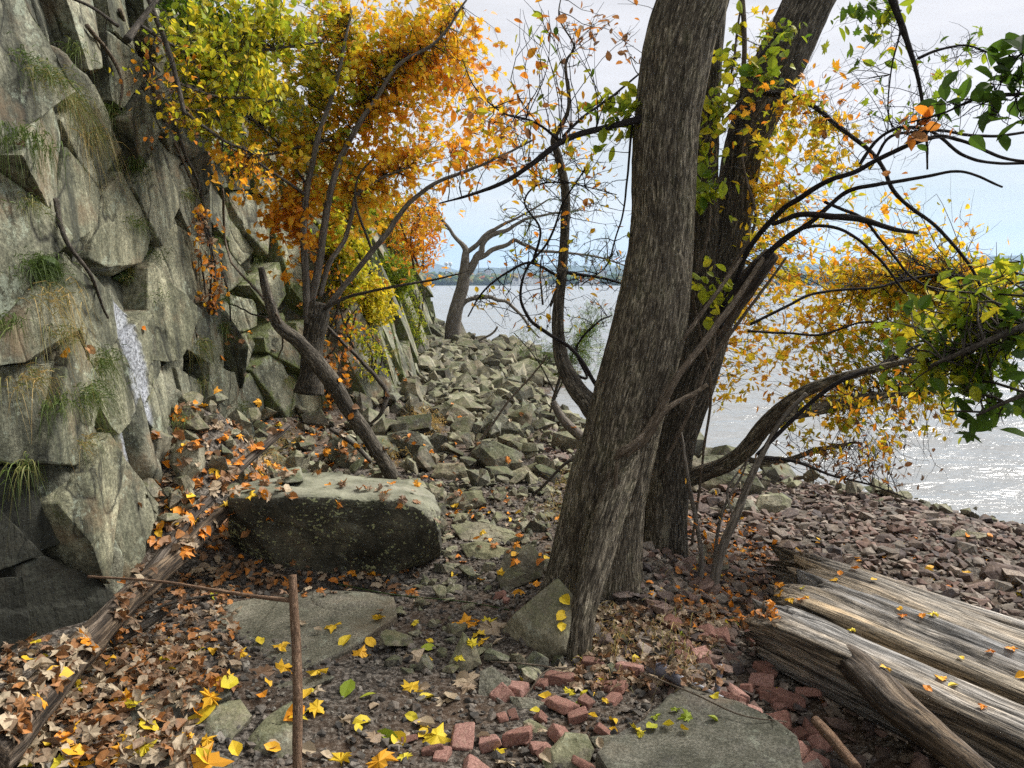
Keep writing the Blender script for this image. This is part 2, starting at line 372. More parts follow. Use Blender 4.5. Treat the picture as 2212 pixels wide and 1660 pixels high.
ys = np.concatenate([np.linspace(-6, 1.2, 30), np.geomspace(1.25, 34, 330)])
us = np.linspace(0, 1, 300)
Yg = np.repeat(ys[:, None], 300, 1)
xl = cliff_x(ys) - 1.6; xr = np.minimum(shore_x(ys) + 3, 3 + ys * .9 + 4); xr = np.maximum(xr, xl + 3)
Xg = xl[:, None] + (xr - xl)[:, None] * us[None]
Zg = ground_z(Xg, Yg) + (.012 * fbm(np.stack([Xg.ravel() * 9, Yg.ravel() * 9, 0 * Xg.ravel()], 1), 3, 9)).reshape(Xg.shape)
g = Geo(); g.add(np.stack([Xg.ravel(), Yg.ravel(), Zg.ravel()], 1), grid_faces(360, 300))
tag(g.build('shore_ground', MAT['soil']), kind='structure')

# river
yw = np.concatenate([[-60, -10, 0], np.geomspace(2, 1300, 420)]); tw = np.linspace(-1, 1, 260)
Xw = tw[None] * (3 + np.abs(yw)[:, None] * 1.5); Yw = np.repeat(yw[:, None], 260, 1)
pw = np.stack([Xw.ravel(), Yw.ravel(), 0 * Xw.ravel()], 1)
fade = np.clip(1.2 - Yw.ravel() / 60, 0, 1)
zw = ZW + fade * (.045 * fbm(pw * np.array([.9, 2.3, 1]), 3, 21) + .016 * vn(pw * np.array([3, 7, 1]), 5))
pw[:, 2] = zw
g = Geo(); g.add(pw, grid_faces(len(yw), 260)); tag(g.build('river', MAT['water']), kind='structure')

# ------------------------------------------------------------------ cliff of fractured slabs
def refine(pts, length, amp, freq, seed=0, bev=.0):
    bm = bmesh.new()
    for p in pts: bm.verts.new(tuple(p))
    res = bmesh.ops.convex_hull(bm, input=bm.verts[:])
    junk = [e for e in set(res['geom_interior']) | set(res['geom_unused']) if isinstance(e, bmesh.types.BMVert)]
    if junk: bmesh.ops.delete(bm, geom=junk, context='VERTS')
    bmesh.ops.dissolve_limit(bm, angle_limit=.12, verts=bm.verts[:], edges=bm.edges[:])
    if bev: bmesh.ops.bevel(bm, geom=bm.edges[:], offset=bev, segments=2, profile=.6, affect='EDGES', clamp_overlap=True)
    bmesh.ops.triangulate(bm, faces=bm.faces[:])
    for _ in range(6):
        es = [e for e in bm.edges if e.calc_length() > length]
        if not es or len(bm.faces) > 16000: break
        bmesh.ops.subdivide_edges(bm, edges=es, cuts=1, use_grid_fill=False)
        bmesh.ops.triangulate(bm, faces=bm.faces[:])
    bm.normal_update()
    V = np.array([v.co[:] for v in bm.verts]); Nn = np.array([v.normal[:] for v in bm.verts]); T = np.array([[v.index for v in f.verts] for f in bm.faces])
    bm.free()
    if amp: V = V + Nn * (amp * (fbm(V * freq + seed * 3.1, 4, seed, .6) + .5 * np.round(1.5 * vn(V * freq * .8 + 9, seed + 5)) / 1.5))[:, None]
    return V, T
s_ = np.concatenate([np.linspace(-5, 1.5, 26), np.geomspace(1.55, 30, 620)]); NS = len(s_); NZ = 400
tz = np.linspace(0, 1, NZ)
ztop = np.interp(s_, [-5, 4, 6, 8, 12, 18, 25, 30], [5.8, 5.6, 4.6, 4.2, 3.9, 3.3, 2.5, 1.2])
Sg = np.repeat(s_[:, None], NZ, 1); Zc = -.75 + (ztop + .75)[:, None] * tz[None]
ps = np.stack([Sg.ravel(), Zc.ravel(), np.zeros(Sg.size)], 1)
sw = ps[:, 0] + .10 * fbm(ps * np.array([1.6, 1.0, 1]), 3, 40) + .10 * ps[:, 1]
zwp = ps[:, 1] + .22 * fbm(ps * np.array([1.2, 1.2, 1]), 3, 50)
seeds = []
s0 = -4.5
while s0 < 31:
    k = .34 * max(1, s0 / 6.5) ** .9
    z0 = -1 + R.random() * .8
    while z0 < 6:
        zz = z0 + R.uniform(-.12, .12); seeds.append((s0 + R.uniform(-.4, .4) * k, zz, k)); z0 += R.uniform(.75, 1.7) * max(.75, k * 1.7)
    s0 += k * (1 if s0 > 1.5 else 2.5)
seeds = np.array(seeds); KS = seeds[:, 2]
N = len(sw); F1 = np.full(N, 9.); F2 = np.full(N, 9.); ID = np.zeros(N, int)
for j, (a, b, k) in enumerate(seeds):
    msk = np.abs(sw - a) < 3 * k
    ii = np.nonzero(msk)[0]
    ds = (sw[ii] - a) / k; dz = (zwp[ii] - b) / (2.6 * k)
    sl = .35 * math.sin(j * 1.7)
    d = np.sqrt((ds + sl * dz) ** 2 + dz ** 2)
    c = d < F1[ii]; F2[ii] = np.where(c, F1[ii], np.minimum(F2[ii], d)); F1[ii] = np.where(c, d, F1[ii]); ID[ii] = np.where(c, j, ID[ii])
nS = len(seeds); off = rng.normal(0, .085, nS) * np.clip(KS / .34, 1, 2.2); ta = rng.normal(.0, .22, nS); tb = rng.normal(0, .09, nS); tt = rng.uniform(.15, .9, nS)
kk = KS[ID]
dd = off[ID] + ta[ID] * (sw - seeds[ID, 0]) + tb[ID] * (zwp - seeds[ID, 1])
gap = (F2 - F1); crack = np.exp(-(gap / .05) ** 2)
dd = off[ID] * .9 + ta[ID] * (sw - seeds[ID, 0]) + tb[ID] * (zwp - seeds[ID, 1]) - .14 * crack * np.clip(kk / .34, 1, 2.5)
ks = np.clip(kk / .34, 1, 3.5)
# breaks and facets inside the slabs
w2 = np.stack([sw + .18 * zwp + ID * .37, zwp + .25 * sw + ID * .71], 1)
g2, bx, by, h1, h2, h3 = cells(w2 / np.stack([.30 * ks, 1.35 * ks], 1), 5)
dd = dd + ks * (.045 * h1 + .10 * h2 * bx + .03 * h3 * by) - .03 * ks * np.exp(-(g2 / .045) ** 2)
g3, bx, by, h1, h2, h3 = cells(w2 / np.stack([.085 * ks, .62 * ks], 1) + 7, 6)
dd = dd + ks * (.010 * h1 + .030 * h2 * bx + .008 * h3 * by) - .005 * ks * np.exp(-(g3 / .06) ** 2)
def soften(a, k=2):
    a = a.reshape(NS, NZ)
    for _ in range(k):
        a = np.pad(a, 1, mode='edge'); a = (a[:-2] + 2 * a[1:-1] + a[2:]) / 4; a = (a[:, :-2] + 2 * a[:, 1:-1] + a[:, 2:]) / 4
    return a.ravel()
dd = soften(dd, 3)
dd = dd + .018 * fbm(ps * np.array([3.3, 1.6, 1]), 4, 60, .55) + .007 * fbm(ps * np.array([26, 3.5, 1]), 3, 70) + .006 * fbm(ps * 14, 3, 71)
lean = np.interp(ps[:, 0], [0, 6, 9, 14, 30], [.10, .10, .30, .36, .42])
zz = ps[:, 1]; xx = cliff_x(ps[:, 0]) - lean * np.clip(zz, 0, 9) - .10 * np.clip(zz - 2.2, 0, 9) ** 2 * np.interp(ps[:, 0], [5, 9], [.2, 1]) + dd
ledge = fbm(ps * np.array([.5, 1.1, 1]), 2, 90); xx -= .22 * np.clip(ledge - .1, 0, 1) * np.clip(zz, 0, 3)
# undercut foot of the near buttress
def cliffhit(X, Y):
    """surface parameters (s, z) of the cliff seen at a print position"""
    r = ray(X, Y); t = 1.5
    while t < 40:
        p = CAM + r * t
        L = np.interp(p[1], [0, 6, 9, 14, 30], [.10, .10, .30, .36, .42])
        if p[0] < cliff_x(p[1]) - L * max(p[2], 0): break
        t *= 1.01
    return p[1], p[2]
def along(path, metric=.6):
    """distance (m, on the face) of every cliff vertex from a line given by print positions"""
    q_ = [cliffhit(X, Y) for X, Y in path]; D = np.full(N, 9.)
    for (a, b), (c, d_) in zip(q_[:-1], q_[1:]):
        ab = np.array([c - a, d_ - b]); pp = np.stack([ps[:, 0] - a, ps[:, 1] - b], 1); t = np.clip(pp @ ab / (ab @ ab), 0, 1); q = pp - t[:, None] * ab; D = np.minimum(D, np.hypot(q[:, 0], q[:, 1] * metric))
    return D, np.mean([a for a, b in q_])
jig = .03 * vn(ps * 6, 91) + .015 * vn(ps * 17, 92); cleftv = np.zeros(N)
for path, wpx, dep in [([(268, 850), (278, 1000), (272, 1120), (268, 1290)], 24, .28), ([(405, 250), (415, 400), (430, 520), (425, 640), (415, 740), (425, 810)], 22, .30), ([(545, 610), (548, 700), (552, 820)], 22, .35), ([(255, 0), (250, 80), (300, 170), (330, 300), (335, 430)], 20, .25),
    ([(95, 50), (88, 110), (70, 135)], 34, .2), ([(135, 430), (165, 500), (120, 545)], 16, .12), ([(-5, 850), (45, 900), (35, 960), (50, 1050), (42, 1200)], 24, .2), ([(90, 640), (98, 720), (75, 765), (70, 850)], 10, .10), ([(100, 722), (150, 735), (200, 748), (240, 728)], 9, .09), ([(150, 880), (165, 1010), (178, 1080), (190, 1180)], 10, .10),
    ([(470, 590), (480, 700), (500, 800)], 16, .2), ([(500, 450), (508, 560), (500, 600)], 12, .15), ([(275, 410), (210, 490), (160, 545)], 8, .07), ([(345, 480), (350, 600), (372, 700), (380, 800)], 7, .06), ([(0, 560), (60, 590), (90, 640)], 9, .08), ([(590, 520), (600, 640), (590, 760)], 14, .2), ([(60, 150), (110, 260), (160, 330), (170, 400)], 12, .1)]:
    D, sm = along(path); half = max(.022, wpx * .5 / (F * 1.95 / sm ** 2)); k_ = soften(np.clip(1.25 - (D + jig * .5) / half, 0, 1), 1); cleftv = np.maximum(cleftv, k_); dd = dd - dep * k_; xx = xx - dep * k_
# mask for the shade painted over the foot of the near buttress
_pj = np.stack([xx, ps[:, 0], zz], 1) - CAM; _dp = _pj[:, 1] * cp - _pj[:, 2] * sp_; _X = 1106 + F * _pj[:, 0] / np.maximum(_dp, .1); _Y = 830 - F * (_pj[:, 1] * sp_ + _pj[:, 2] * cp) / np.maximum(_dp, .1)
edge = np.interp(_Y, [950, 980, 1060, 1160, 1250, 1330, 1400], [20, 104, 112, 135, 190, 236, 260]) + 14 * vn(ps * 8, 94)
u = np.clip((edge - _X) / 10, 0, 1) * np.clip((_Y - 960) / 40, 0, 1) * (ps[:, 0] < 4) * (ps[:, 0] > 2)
Vc = np.stack([xx, ps[:, 0] + .12 * dd, zz], 1)
moss = .55 * np.exp(-(gap / .10) ** 2) * (.5 + .5 * fbm(ps * .8, 2, 33)) + .36 * np.interp(ps[:, 0], [7, 12], [0, 1]) + .12 * np.clip(zz - 1.5, 0, 1)
pl = [cliffhit(X, Y) for X, Y in ((243, 640), (262, 720), (285, 800), (300, 890), (290, 960))]
pale = np.zeros(N)
for (a, b), (c, d) in zip(pl[:-1], pl[1:]):
    ab = np.array([c - a, d - b]); pp = np.stack([ps[:, 0] - a, ps[:, 1] - b], 1); t = np.clip(pp @ ab / (ab @ ab), 0, 1)
    q = pp - t[:, None] * ab; pale = np.maximum(pale, np.clip(1.15 - np.hypot(q[:, 0], q[:, 1] * .6) / .22, 0, 1))
QF = grid_faces(NS, NZ)[:, ::-1]
cliff = bpy.data.objects.new('cliff', None); SC.collection.objects.link(cliff); tag(cliff, kind='structure')
Vc[:, 0] -= .10 * np.clip(kk / .34, 1, 3)
g = Geo(); g.add(Vc, QF, tint=.25, rest=Vc); g.build('rock_core', MAT['cliff'], cliff, extra={'moss': moss + .15, 'pale': pale * 0, 'painted_shade': u})
solid_later = []
def xb(s0, z0):
    L = np.interp(s0, [0, 6, 9, 14, 30], [.10, .10, .30, .36, .42]); zc = np.clip(z0, 0, 9)
    return cliff_x(s0) - L * zc - .10 * np.clip(z0 - 2.2, 0, 9) ** 2 * np.interp(s0, [5, 9], [.2, 1])
near = [(15, 190, .05, .35), (22, 540, .02, .6), (25, 880, .0, .5), (22, 1140, -.08, .1), (35, 1345, -.08, .05), (130, 118, -.10, .15), (80, 330, .04, .55), (88, 690, .03, .65), (78, 1130, -.10, .05), (105, 1300, -.10, .05),
 (152, 470, .02, .75), (142, 890, .02, .6), (185, 1140, .07, .95), (190, 30, .0, .5), (205, 290, .0, .6), (207, 690, .03, .6), (246, 1080, .02, .6), (258, 140, .02, .45), (246, 480, .02, .8), (263, 800, .03, .7), (300, 280, .03, .5),
 (345, 50, -.02, .5), (330, 400, .01, .55), (347, 680, .05, .85), (392, 260, .02, .4), (393, 590, -.02, .7), (436, 140, -.04, .4), (432, 440, -.05, .3), (440, 720, -.04, .5), (482, 320, .0, .45), (487, 590, .0, .4), (472, 840, .0, .55),
 (532, 190, .02, .5), (517, 470, .02, .5), (520, 760, .0, .6), (566, 380, .04, .45), (574, 620, .05, .7), (592, 800, .02, .5), (302, 985, -.04, .45), (360, 905, .0, .55), (430, 900, -.02, .5), (520, 905, .0, .6)]
SD = []
for X, Y, o_, tn_ in near:
    a, b = cliffhit(X, Y); SD.append((a, b, F * 1.95 / a ** 2, F / a * .62, o_ * .8, tn_, 1))
for a, b, k in seeds:
    if 2.85 < a < 6.35 and b < 3.1: continue
    SD.append((a, b, 95 / k, 95 / k / 2.4, R.gauss(0, .06) * k / .34 * .8, R.random() * .8 + .1, 0))
SD = np.array(SD)
for n_, (a, b, sa, sz, o_, tn_, hand) in enumerate(SD):
    if b > np.interp(a, s_, ztop) + .2 or b < -1.1 or a > 29.5: continue
    w_, h_ = 190 / sa, 420 / sz; poly = [np.array(p) for p in ((a - w_, b - h_), (a + w_, b - h_), (a + w_, b + h_), (a - w_, b + h_))]
    for m_ in range(len(SD)):
        if m_ == n_: continue
        c, d_, sb_, szb = SD[m_, :4]; A_ = (sa + sb_) / 2; B_ = (sz + szb) / 2
        if abs(c - a) * A_ > 420 or abs(d_ - b) * B_ > 520: continue
        cs = .9 * math.sin((n_ + m_) * 1.31); u0 = (c - a) * A_; v0 = (d_ - b) * B_ + cs * u0; nv = np.array([A_ * (u0 + cs * v0), B_ * v0]); nv = nv / np.linalg.norm(nv); mid = np.array([(a + c) / 2, (b + d_) / 2])
        out = []
        for q in range(len(poly)):
            P0, P1 = poly[q], poly[(q + 1) % len(poly)]; f0 = (P0 - mid) @ nv; f1 = (P1 - mid) @ nv
            if f0 <= 0: out.append(P0)
            if f0 * f1 < 0: out.append(P0 + (P1 - P0) * f0 / (f0 - f1))
        poly = out
        if len(poly) < 3: break
    if len(poly) < 3: continue
    poly = np.array(poly); sc_ = max(1, 300 / sa * .35); size = .34 * sc_ if not hand else .34
    gp = R.choice([.003, .005, .007, .010, .022]) * sc_; ctr = poly.mean(0); rad_ = np.linalg.norm(poly - ctr, axis=1); poly = ctr + (poly - ctr) * np.clip(1 - gp / rad_, .5, 1)[:, None]
    e_ = .12 * size / .34; gx = (xb(a + e_, b) - xb(a - e_, b)) / (2 * e_); gz = (xb(a, b + .2) - xb(a, b - .2)) / .4
    gx = np.clip(gx, -1.6, 1.6) + R.gauss(0, .12); gz = gz + R.gauss(0, .04)
    f_ = xb(a, b) + o_ + gx * (poly[:, 0] - a) + gz * (poly[:, 1] - b)
    fr3 = np.stack([f_, poly[:, 0], poly[:, 1]], 1); dpt = .30 * sc_
    # a secondary break: part of the face steps back along a slanted plane
    bk3 = fr3 - np.array([dpt, 0, 0]); P = np.concatenate([fr3, bk3])
    if R.random() < .5:
        i0 = R.randrange(len(fr3)); P = np.delete(P, i0, 0); P = np.concatenate([P, [fr3[i0] * .45 + fr3[(i0 + 1) % len(fr3)] * .55, fr3[i0] * .45 + fr3[i0 - 1] * .55, fr3[i0] - [.09 * sc_, 0, 0]]])
    dist_ = math.hypot(a, 1.9); V, T = refine(P, max(.028, .010 * dist_), .018 * min(sc_, 3), 3.2 / min(sc_, 2.5), n_, .006 * sc_)
    V[:, 0] += .012 * sc_ * fbm(np.stack([V[:, 1] * 9, V[:, 2] * 1.3, V[:, 0] * 2], 1) / sc_, 3, 400 + n_)
    q2 = V[:, 1:]; ed = np.full(len(V), 9.)
    for q in range(len(poly)):
        P0, P1 = poly[q], poly[(q + 1) % len(poly)]; t_ = P1 - P0; nn_ = np.array([-t_[1], t_[0]]) / (np.linalg.norm(t_) + 1e-9); ed = np.minimum(ed, np.abs((q2 - P0) @ nn_))
    mo = .38 * np.exp(-(ed / (.035 * sc_))) + (.22 if a > 7.5 else -.02) + .10 * fbm(V * 1.5, 2, 12) + .1 * (R.random() < .25)
    pa = np.zeros(len(V))
    for (a1, b1), (c1, d1) in zip(pl[:-1], pl[1:]):
        ab = np.array([c1 - a1, d1 - b1]); pp = q2 - np.array([a1, b1]); t = np.clip(pp @ ab / (ab @ ab), 0, 1); qq = pp - t[:, None] * ab; pa = np.maximum(pa, np.clip(1.15 - np.hypot(qq[:, 0], qq[:, 1] * .6) / .13, 0, 1))
    g = Geo(); g.add(V, None, T, tint=tn_, rest=V + n_ * 1.37)
    g.build('rock_slab', MAT['cliff'], cliff, extra={'moss': mo, 'pale': pa, 'painted_shade': np.full(len(V), 1. if (hand and tn_ <= .1) else 0.)}, smooth=False); solid_later.append((V, T))  # darkest hand-placed slabs at the foot take the painted shade whole
# bank above the rock face, running back under the trees
top = Vc.reshape(NS, NZ, 3)[:, -1]
g = Geo(); rows = []
for i, q in enumerate(np.linspace(0, 1, 14)):
    rr = top.copy(); rr[:, 0] -= q * 7; rr[:, 2] += q * 1.0 + .25 * fbm(rr * 1.3 + i * 3, 3, 8) * (q > 0) - .05 * (q == 0); rows.append(rr)
g.add(np.stack(rows, 1).reshape(-1, 3), grid_faces(NS, 14)[:, ::-1]); tag(g.build('cliff_top_bank', MAT['soil']), kind='structure')

BV = []; BF = []; bn = 0
def solid(V, Fc):
    global bn
    BV.extend(map(tuple, V)); BF.extend([tuple(int(i) + bn for i in f) for f in Fc]); bn += len(V)
for V_, T_ in solid_later: solid(V_, T_)
Vc3 = Vc.reshape(NS, NZ, 3)[::2, ::3]; solid(Vc3.reshape(-1, 3), grid_faces(Vc3.shape[0], Vc3.shape[1]))
gs = np.stack([Xg, Yg, Zg], 2)[::2, ::2]; solid(gs.reshape(-1, 3), grid_faces(gs.shape[0], gs.shape[1]))

# ------------------------------------------------------------------ rocks
hero_rocks = []
def hero(outline, label, mat='rock', tilt=50, thick=.25, tint=.5, foot=0., base=None, cat='rock', name='rock', seed=0, group=None, smooth=False):
    """angular stone whose near outline follows the photograph and whose body runs back from it"""
    o = np.array(outline, float); low = o[np.argmax(o[:, 1])] if base is None else np.array(base, float)
    b = G(low[0], low[1]) - np.array([0, 0, foot])
    n = np.array([0, -math.cos(math.radians(tilt)), math.sin(math.radians(tilt))])
    pts = []
    for X, Y in o:
        r = ray(X, Y); t = ((b - CAM) @ n) / (r @ n); pts.append(CAM + r * t)
    pts = np.array(pts); c = pts.mean(0); rr = random.Random(int(o.sum()) + seed)
    back = c + (pts - c) * .82 - n * thick + np.array([0, .25 * thick, 0]); back += np.array([[rr.uniform(-.12, .12) * thick for _ in range(3)] for _ in pts])
    front = c + (pts - c) * .55 + n * thick * .10 + np.array([rr.uniform(-.1, .1) * thick, 0, rr.uniform(-.05, .1) * thick])
    size = np.ptp(pts, axis=0).max()
    P = np.concatenate([pts, back, front])
    V, T = refine(P, max(.012, size / 34), size * .020, 5.5 / size, seed, size * .012)
    g = Geo(); g.add(V, None, T, tint=0, rest=V * 1.0 + rr.random() * 5)
    ob = g.build(name, MAT[mat], origin=c, smooth=smooth); ob['tint'] = tint; tag(ob, label, cat, group); solid(V, T); hero_rocks.append((c, size)); return ob
def hull3(pts, label, mat, name='boulder', cat='boulder', tint=.5, seed=0, res=.03, amp=.02, freq=5., bev=.015):
    V, T = refine(np.array(pts), res, amp, freq, seed, bev)
    g = Geo(); c = V.mean(0); g.add(V, None, T)
    ob = g.build(name, MAT[mat], origin=c, smooth=False); ob['tint'] = tint; tag(ob, label, cat); solid(V, T); hero_rocks.append((c, np.ptp(V, axis=0).max())); return ob

Zt = [onz(X, Y, z) for X, Y, z in ((496, 1078, .52), (560, 1064, .54), (700, 1076, .52), (862, 1082, .50), (905, 1100, .46), (948, 1150, .33), (952, 1105, .40), (940, 1068, .44), (888, 1032, .50), (760, 1026, .52), (640, 1022, .54), (525, 1045, .54))]
Zb = [onz(X, Y, -.04) for X, Y in ((500, 1238), (640, 1272), (825, 1272), (880, 1240), (950, 1215), (945, 1180), (560, 1170))] + [onz(952, 1205, .05)]
hull3(Zt + Zb, 'big squared boulder with dark speckled front face and pale flat top', 'rock_dark', seed=3, res=.02, amp=.02, freq=5, bev=.008)
Zp = [onz(1205, 1247, .33), onz(1243, 1292, .27), onz(1222, 1405, .12), onz(1172, 1424, .05), onz(1108, 1330, .17), onz(1040, 1412, -.06), onz(1160, 1475, -.08), onz(1232, 1445, -.06), onz(1180, 1262, .18) + [0, .25, -.2], onz(1250, 1300, .05) + [0, .25, -.1]]
hull3(Zp, 'pointed grey block leaning against the slim front trunk', 'rock', name='rock', cat='rock', seed=8, res=.02, amp=.008, bev=.008, tint=.62)
fl = [(420, 1430), (445, 1370), (482, 1300), (560, 1286), (700, 1276), (852, 1288), (857, 1330), (815, 1362), (760, 1396), (650, 1440), (560, 1492), (520, 1512), (440, 1500)]
hull3([onz(X, Y, .11) for X, Y in fl] + [onz(X, Y, .11) + [0, .04, -.22] for X, Y in fl], 'large flat smooth slab lying on the path before the big boulder', 'slab', name='flat_slab', cat='slab', seed=2, res=.022, amp=.020, freq=3, bev=.012, tint=.6)
fl = [(1290, 1625), (1345, 1580), (1400, 1535), (1478, 1466), (1560, 1492), (1640, 1528), (1720, 1592), (1745, 1700), (1560, 1780), (1350, 1735)]
hull3([onz(X, Y, .17) for X, Y in fl] + [onz(X, Y, .17) + [0, .06, -.3] for X, Y in fl], 'broad dark mottled slab at the bottom right beside the bricks', 'slab', name='flat_slab', cat='slab', seed=4, res=.02, amp=.026, freq=3.5, bev=.012, tint=.42)

flat = [
 ([(195, 1526), (300, 1520), (403, 1510), (485, 1470), (500, 1500), (420, 1535), (342, 1572), (240, 1608)], 'long flat dark stone among leaves at the lower left', 'slab', 72, .12, .4),
 ([(533, 1594), (580, 1545), (632, 1512), (645, 1600), (615, 1660), (547, 1655)], 'grey block just left of the upright cane, bottom edge', 'rock', 65, .14, .6),
 ([(410, 1560), (460, 1515), (520, 1510), (545, 1545), (500, 1600), (440, 1610)], 'tan flat stone left of the cane among yellow leaves', 'rock', 70, .1, .6),
 ([(215, 1655), (240, 1612), (300, 1582), (305, 1610), (262, 1650)], 'small pale stone under the long flat dark stone', 'rock', 60, .1, .7),
 ([(250, 1700), (330, 1630), (430, 1610), (500, 1640), (510, 1700)], 'dark stone cut by the bottom edge at lower left', 'slab', 75, .1, .4),
 ([(545, 1500), (600, 1475), (700, 1455), (725, 1462), (660, 1492), (560, 1512)], 'thin flat stone crossing behind the upright cane', 'slab', 78, .05, .55),
 ([(968, 1435), (1000, 1366), (1028, 1395), (1040, 1435), (1000, 1458)], 'small upright wedge of pale stone left of the pointed block', 'rock', 30, .1, .65),
 ([(1033, 1500), (1037, 1450), (1062, 1440), (1105, 1470), (1096, 1500), (1062, 1515)], 'bluish angular stone below the pointed block', 'slab', 50, .09, .8),
 ([(1074, 1247), (1090, 1188), (1146, 1174), (1178, 1212), (1172, 1247), (1084, 1282)], 'dark rounded rock left of the thick trunk base', 'rock', 45, .2, .3),
 ([(972, 1132), (1036, 1126), (1105, 1146), (1132, 1165), (1080, 1180), (996, 1166)], 'flat pale slab right of the big boulder, upper of two', 'rock', 68, .07, .75),
 ([(992, 1176), (1046, 1168), (1108, 1188), (1090, 1215), (1010, 1205)], 'flat pale slab right of the big boulder, lower of two', 'rock', 66, .1, .7),
 ([(1170, 1640), (1220, 1580), (1268, 1586), (1284, 1620), (1262, 1680), (1180, 1680)], 'tan pitted stone left of the broad slab at the bottom', 'rock', 62, .14, .75),
 ([(1272, 1592), (1330, 1586), (1345, 1602), (1302, 1636)], 'small grey stone by the tip of the broad slab', 'slab', 60, .06, .7),
 ([(1130, 1560), (1145, 1552), (1180, 1572), (1188, 1598), (1155, 1595)], 'pale square stone among the bricks at the bottom', 'rock', 55, .06, .9),
 ([(1100, 1505), (1140, 1508), (1190, 1520), (1200, 1545), (1120, 1548)], 'grey flat stone below the small trunk', 'slab', 65, .07, .6),
 ([(937, 902), (961, 866), (1000, 878), (1025, 898), (1030, 912), (980, 920)], 'greenish wedge rock beside the orange needles', 'rock', 40, .5, .45),
 ([(1037, 922), (1050, 900), (1068, 884), (1105, 915), (1141, 948), (1130, 956), (1070, 945)], 'tall peaked dark rock in the middle of the rubble', 'rock_dark', 40, .5, .75),
 ([(1098, 897), (1118, 886), (1138, 884), (1150, 896), (1142, 942), (1120, 935)], 'square backed rock behind the peaked dark rock', 'rock', 25, .4, .4),
 ([(826, 965), (834, 940), (872, 932), (922, 943), (936, 966), (934, 994), (866, 984)], 'dark lumpy boulder at the foot of the cliff below the dead log', 'rock_dark', 38, .5, .8),
 ([(1018, 976), (1036, 952), (1076, 954), (1130, 980), (1124, 1010), (1074, 1027)], 'broad sloping grey rock in front of the peaked dark rock', 'rock', 48, .35, .55),
 ([(1090, 1026), (1136, 1005), (1172, 1042), (1112, 1042)], 'three cornered greenish stone lying flat in the rubble', 'rock', 50, .12, .85),
 ([(1086, 802), (1112, 786), (1140, 774), (1178, 790), (1210, 823), (1196, 836), (1115, 816)], 'large tan slab leaning at the water edge of the cove', 'rock', 45, .9, .85),
 ([(1082, 780), (1094, 768), (1108, 762), (1118, 784), (1100, 790)], 'pointed tan rock standing at the far water edge', 'rock', 30, .5, .8),
 ([(1490, 1050), (1488, 1000), (1528, 982), (1580, 986), (1606, 1008), (1600, 1050), (1560, 1066), (1510, 1066)], 'brown boulder at the waterline behind the low limb', 'rock', 35, .5, .55),
 ([(1632, 1100), (1640, 1070), (1690, 1064), (1712, 1080), (1706, 1104), (1660, 1112)], 'tan block at the waterline right of the shrub stems', 'rock', 45, .25, .85),
 ([(1560, 1098), (1580, 1074), (1625, 1080), (1640, 1104), (1590, 1112)], 'brown lumpy stone between the shrub and the tan block', 'rock', 45, .25, .5),
 ([(2046, 1164), (2070, 1144), (2143, 1155), (2145, 1172), (2100, 1175)], 'long greenish block at the water edge, far right', 'rock', 55, .18, .7),
 ([(1886, 1172), (1896, 1155), (1925, 1152), (1945, 1172), (1915, 1182)], 'dark angular stone on the beach right of centre', 'cobble', 45, .12, .2),
 ([(2125, 1236), (2140, 1212), (2212, 1226), (2230, 1250), (2150, 1262)], 'dark brown block on the beach at the right edge', 'cobble', 50, .15, .25),
 ([(1500, 1215), (1520, 1172), (1568, 1172), (1575, 1228), (1530, 1240)], 'pale green flat stone behind the shrub stems', 'slab', 70, .05, .95),
 ([(296, 1066), (304, 960), (328, 924), (350, 940), (343, 990), (318, 1064)], 'tall thin stone standing on end against the cliff', 'rock', 15, .2, .6),
 ([(364, 1000), (384, 944), (428, 958), (431, 1015), (398, 1052)], 'pale upright stone in the leafy mound', 'rock', 20, .22, .85),
 ([(340, 1110), (352, 1080), (410, 1052), (418, 1092), (380, 1116)], 'small light stone above the forked dead branches', 'rock', 35, .15, .8),
 ([(348, 940), (370, 880), (415, 872), (432, 905), (420, 940)], 'brown rock capped with fallen leaves at the mound top', 'rock', 30, .25, .4),
 ([(610, 1045), (606, 1016), (650, 1005), (656, 1040)], 'small reddish stone on top of the big boulder', 'rock', 40, .1, .5),
 ([(700, 985), (712, 940), (745, 930), (800, 985), (805, 1015), (745, 1015)], 'dark stone wedged under the leaning dead log', 'rock_dark', 35, .3, .7),
 ([(800, 1030), (810, 1005), (850, 1000), (862, 1028), (835, 1045)], 'grey stone at the foot of the leaning dead log', 'rock', 40, .2, .5),
 ([(930, 1030), (945, 1000), (1000, 1000), (1016, 1028), (975, 1042)], 'grey stone left of the broad sloping rock', 'rock', 50, .2, .4),
 ([(955, 1098), (968, 1066), (1040, 1058), (1052, 1088), (1000, 1106)], 'reddish brown stone right of the big boulder', 'rock', 50, .18, .35),
 ([(1015, 870), (1030, 852), (1075, 850), (1100, 868), (1060, 880)], 'light slab in the mid distance rubble', 'rock', 50, .4, .7),
 ([(945, 800), (965, 780), (1010, 782), (1025, 800), (980, 810)], 'low grey rock between cliff and cove', 'rock', 50, .6, .5),
 ([(860, 850), (870, 815), (900, 820), (908, 862), (880, 872)], 'grey ribbed rock leaning on the foot of the cliff', 'rock', 20, .4, .6)]
for k, (o, l, m_, ti, th, tn) in enumerate(flat):
    b = np.array(o); 
    if k == 34:
        hull3([onz(X, Y, .56 + (.05 if Y < 1020 else 0)) for X, Y in o] + [onz(X, 1045, .50) for X, _ in o], l, m_, name='rock', cat='rock', seed=k, tint=tn, res=.03, amp=.006); continue
    hero(o, l, m_, ti, th, tn, foot=.03, seed=k)

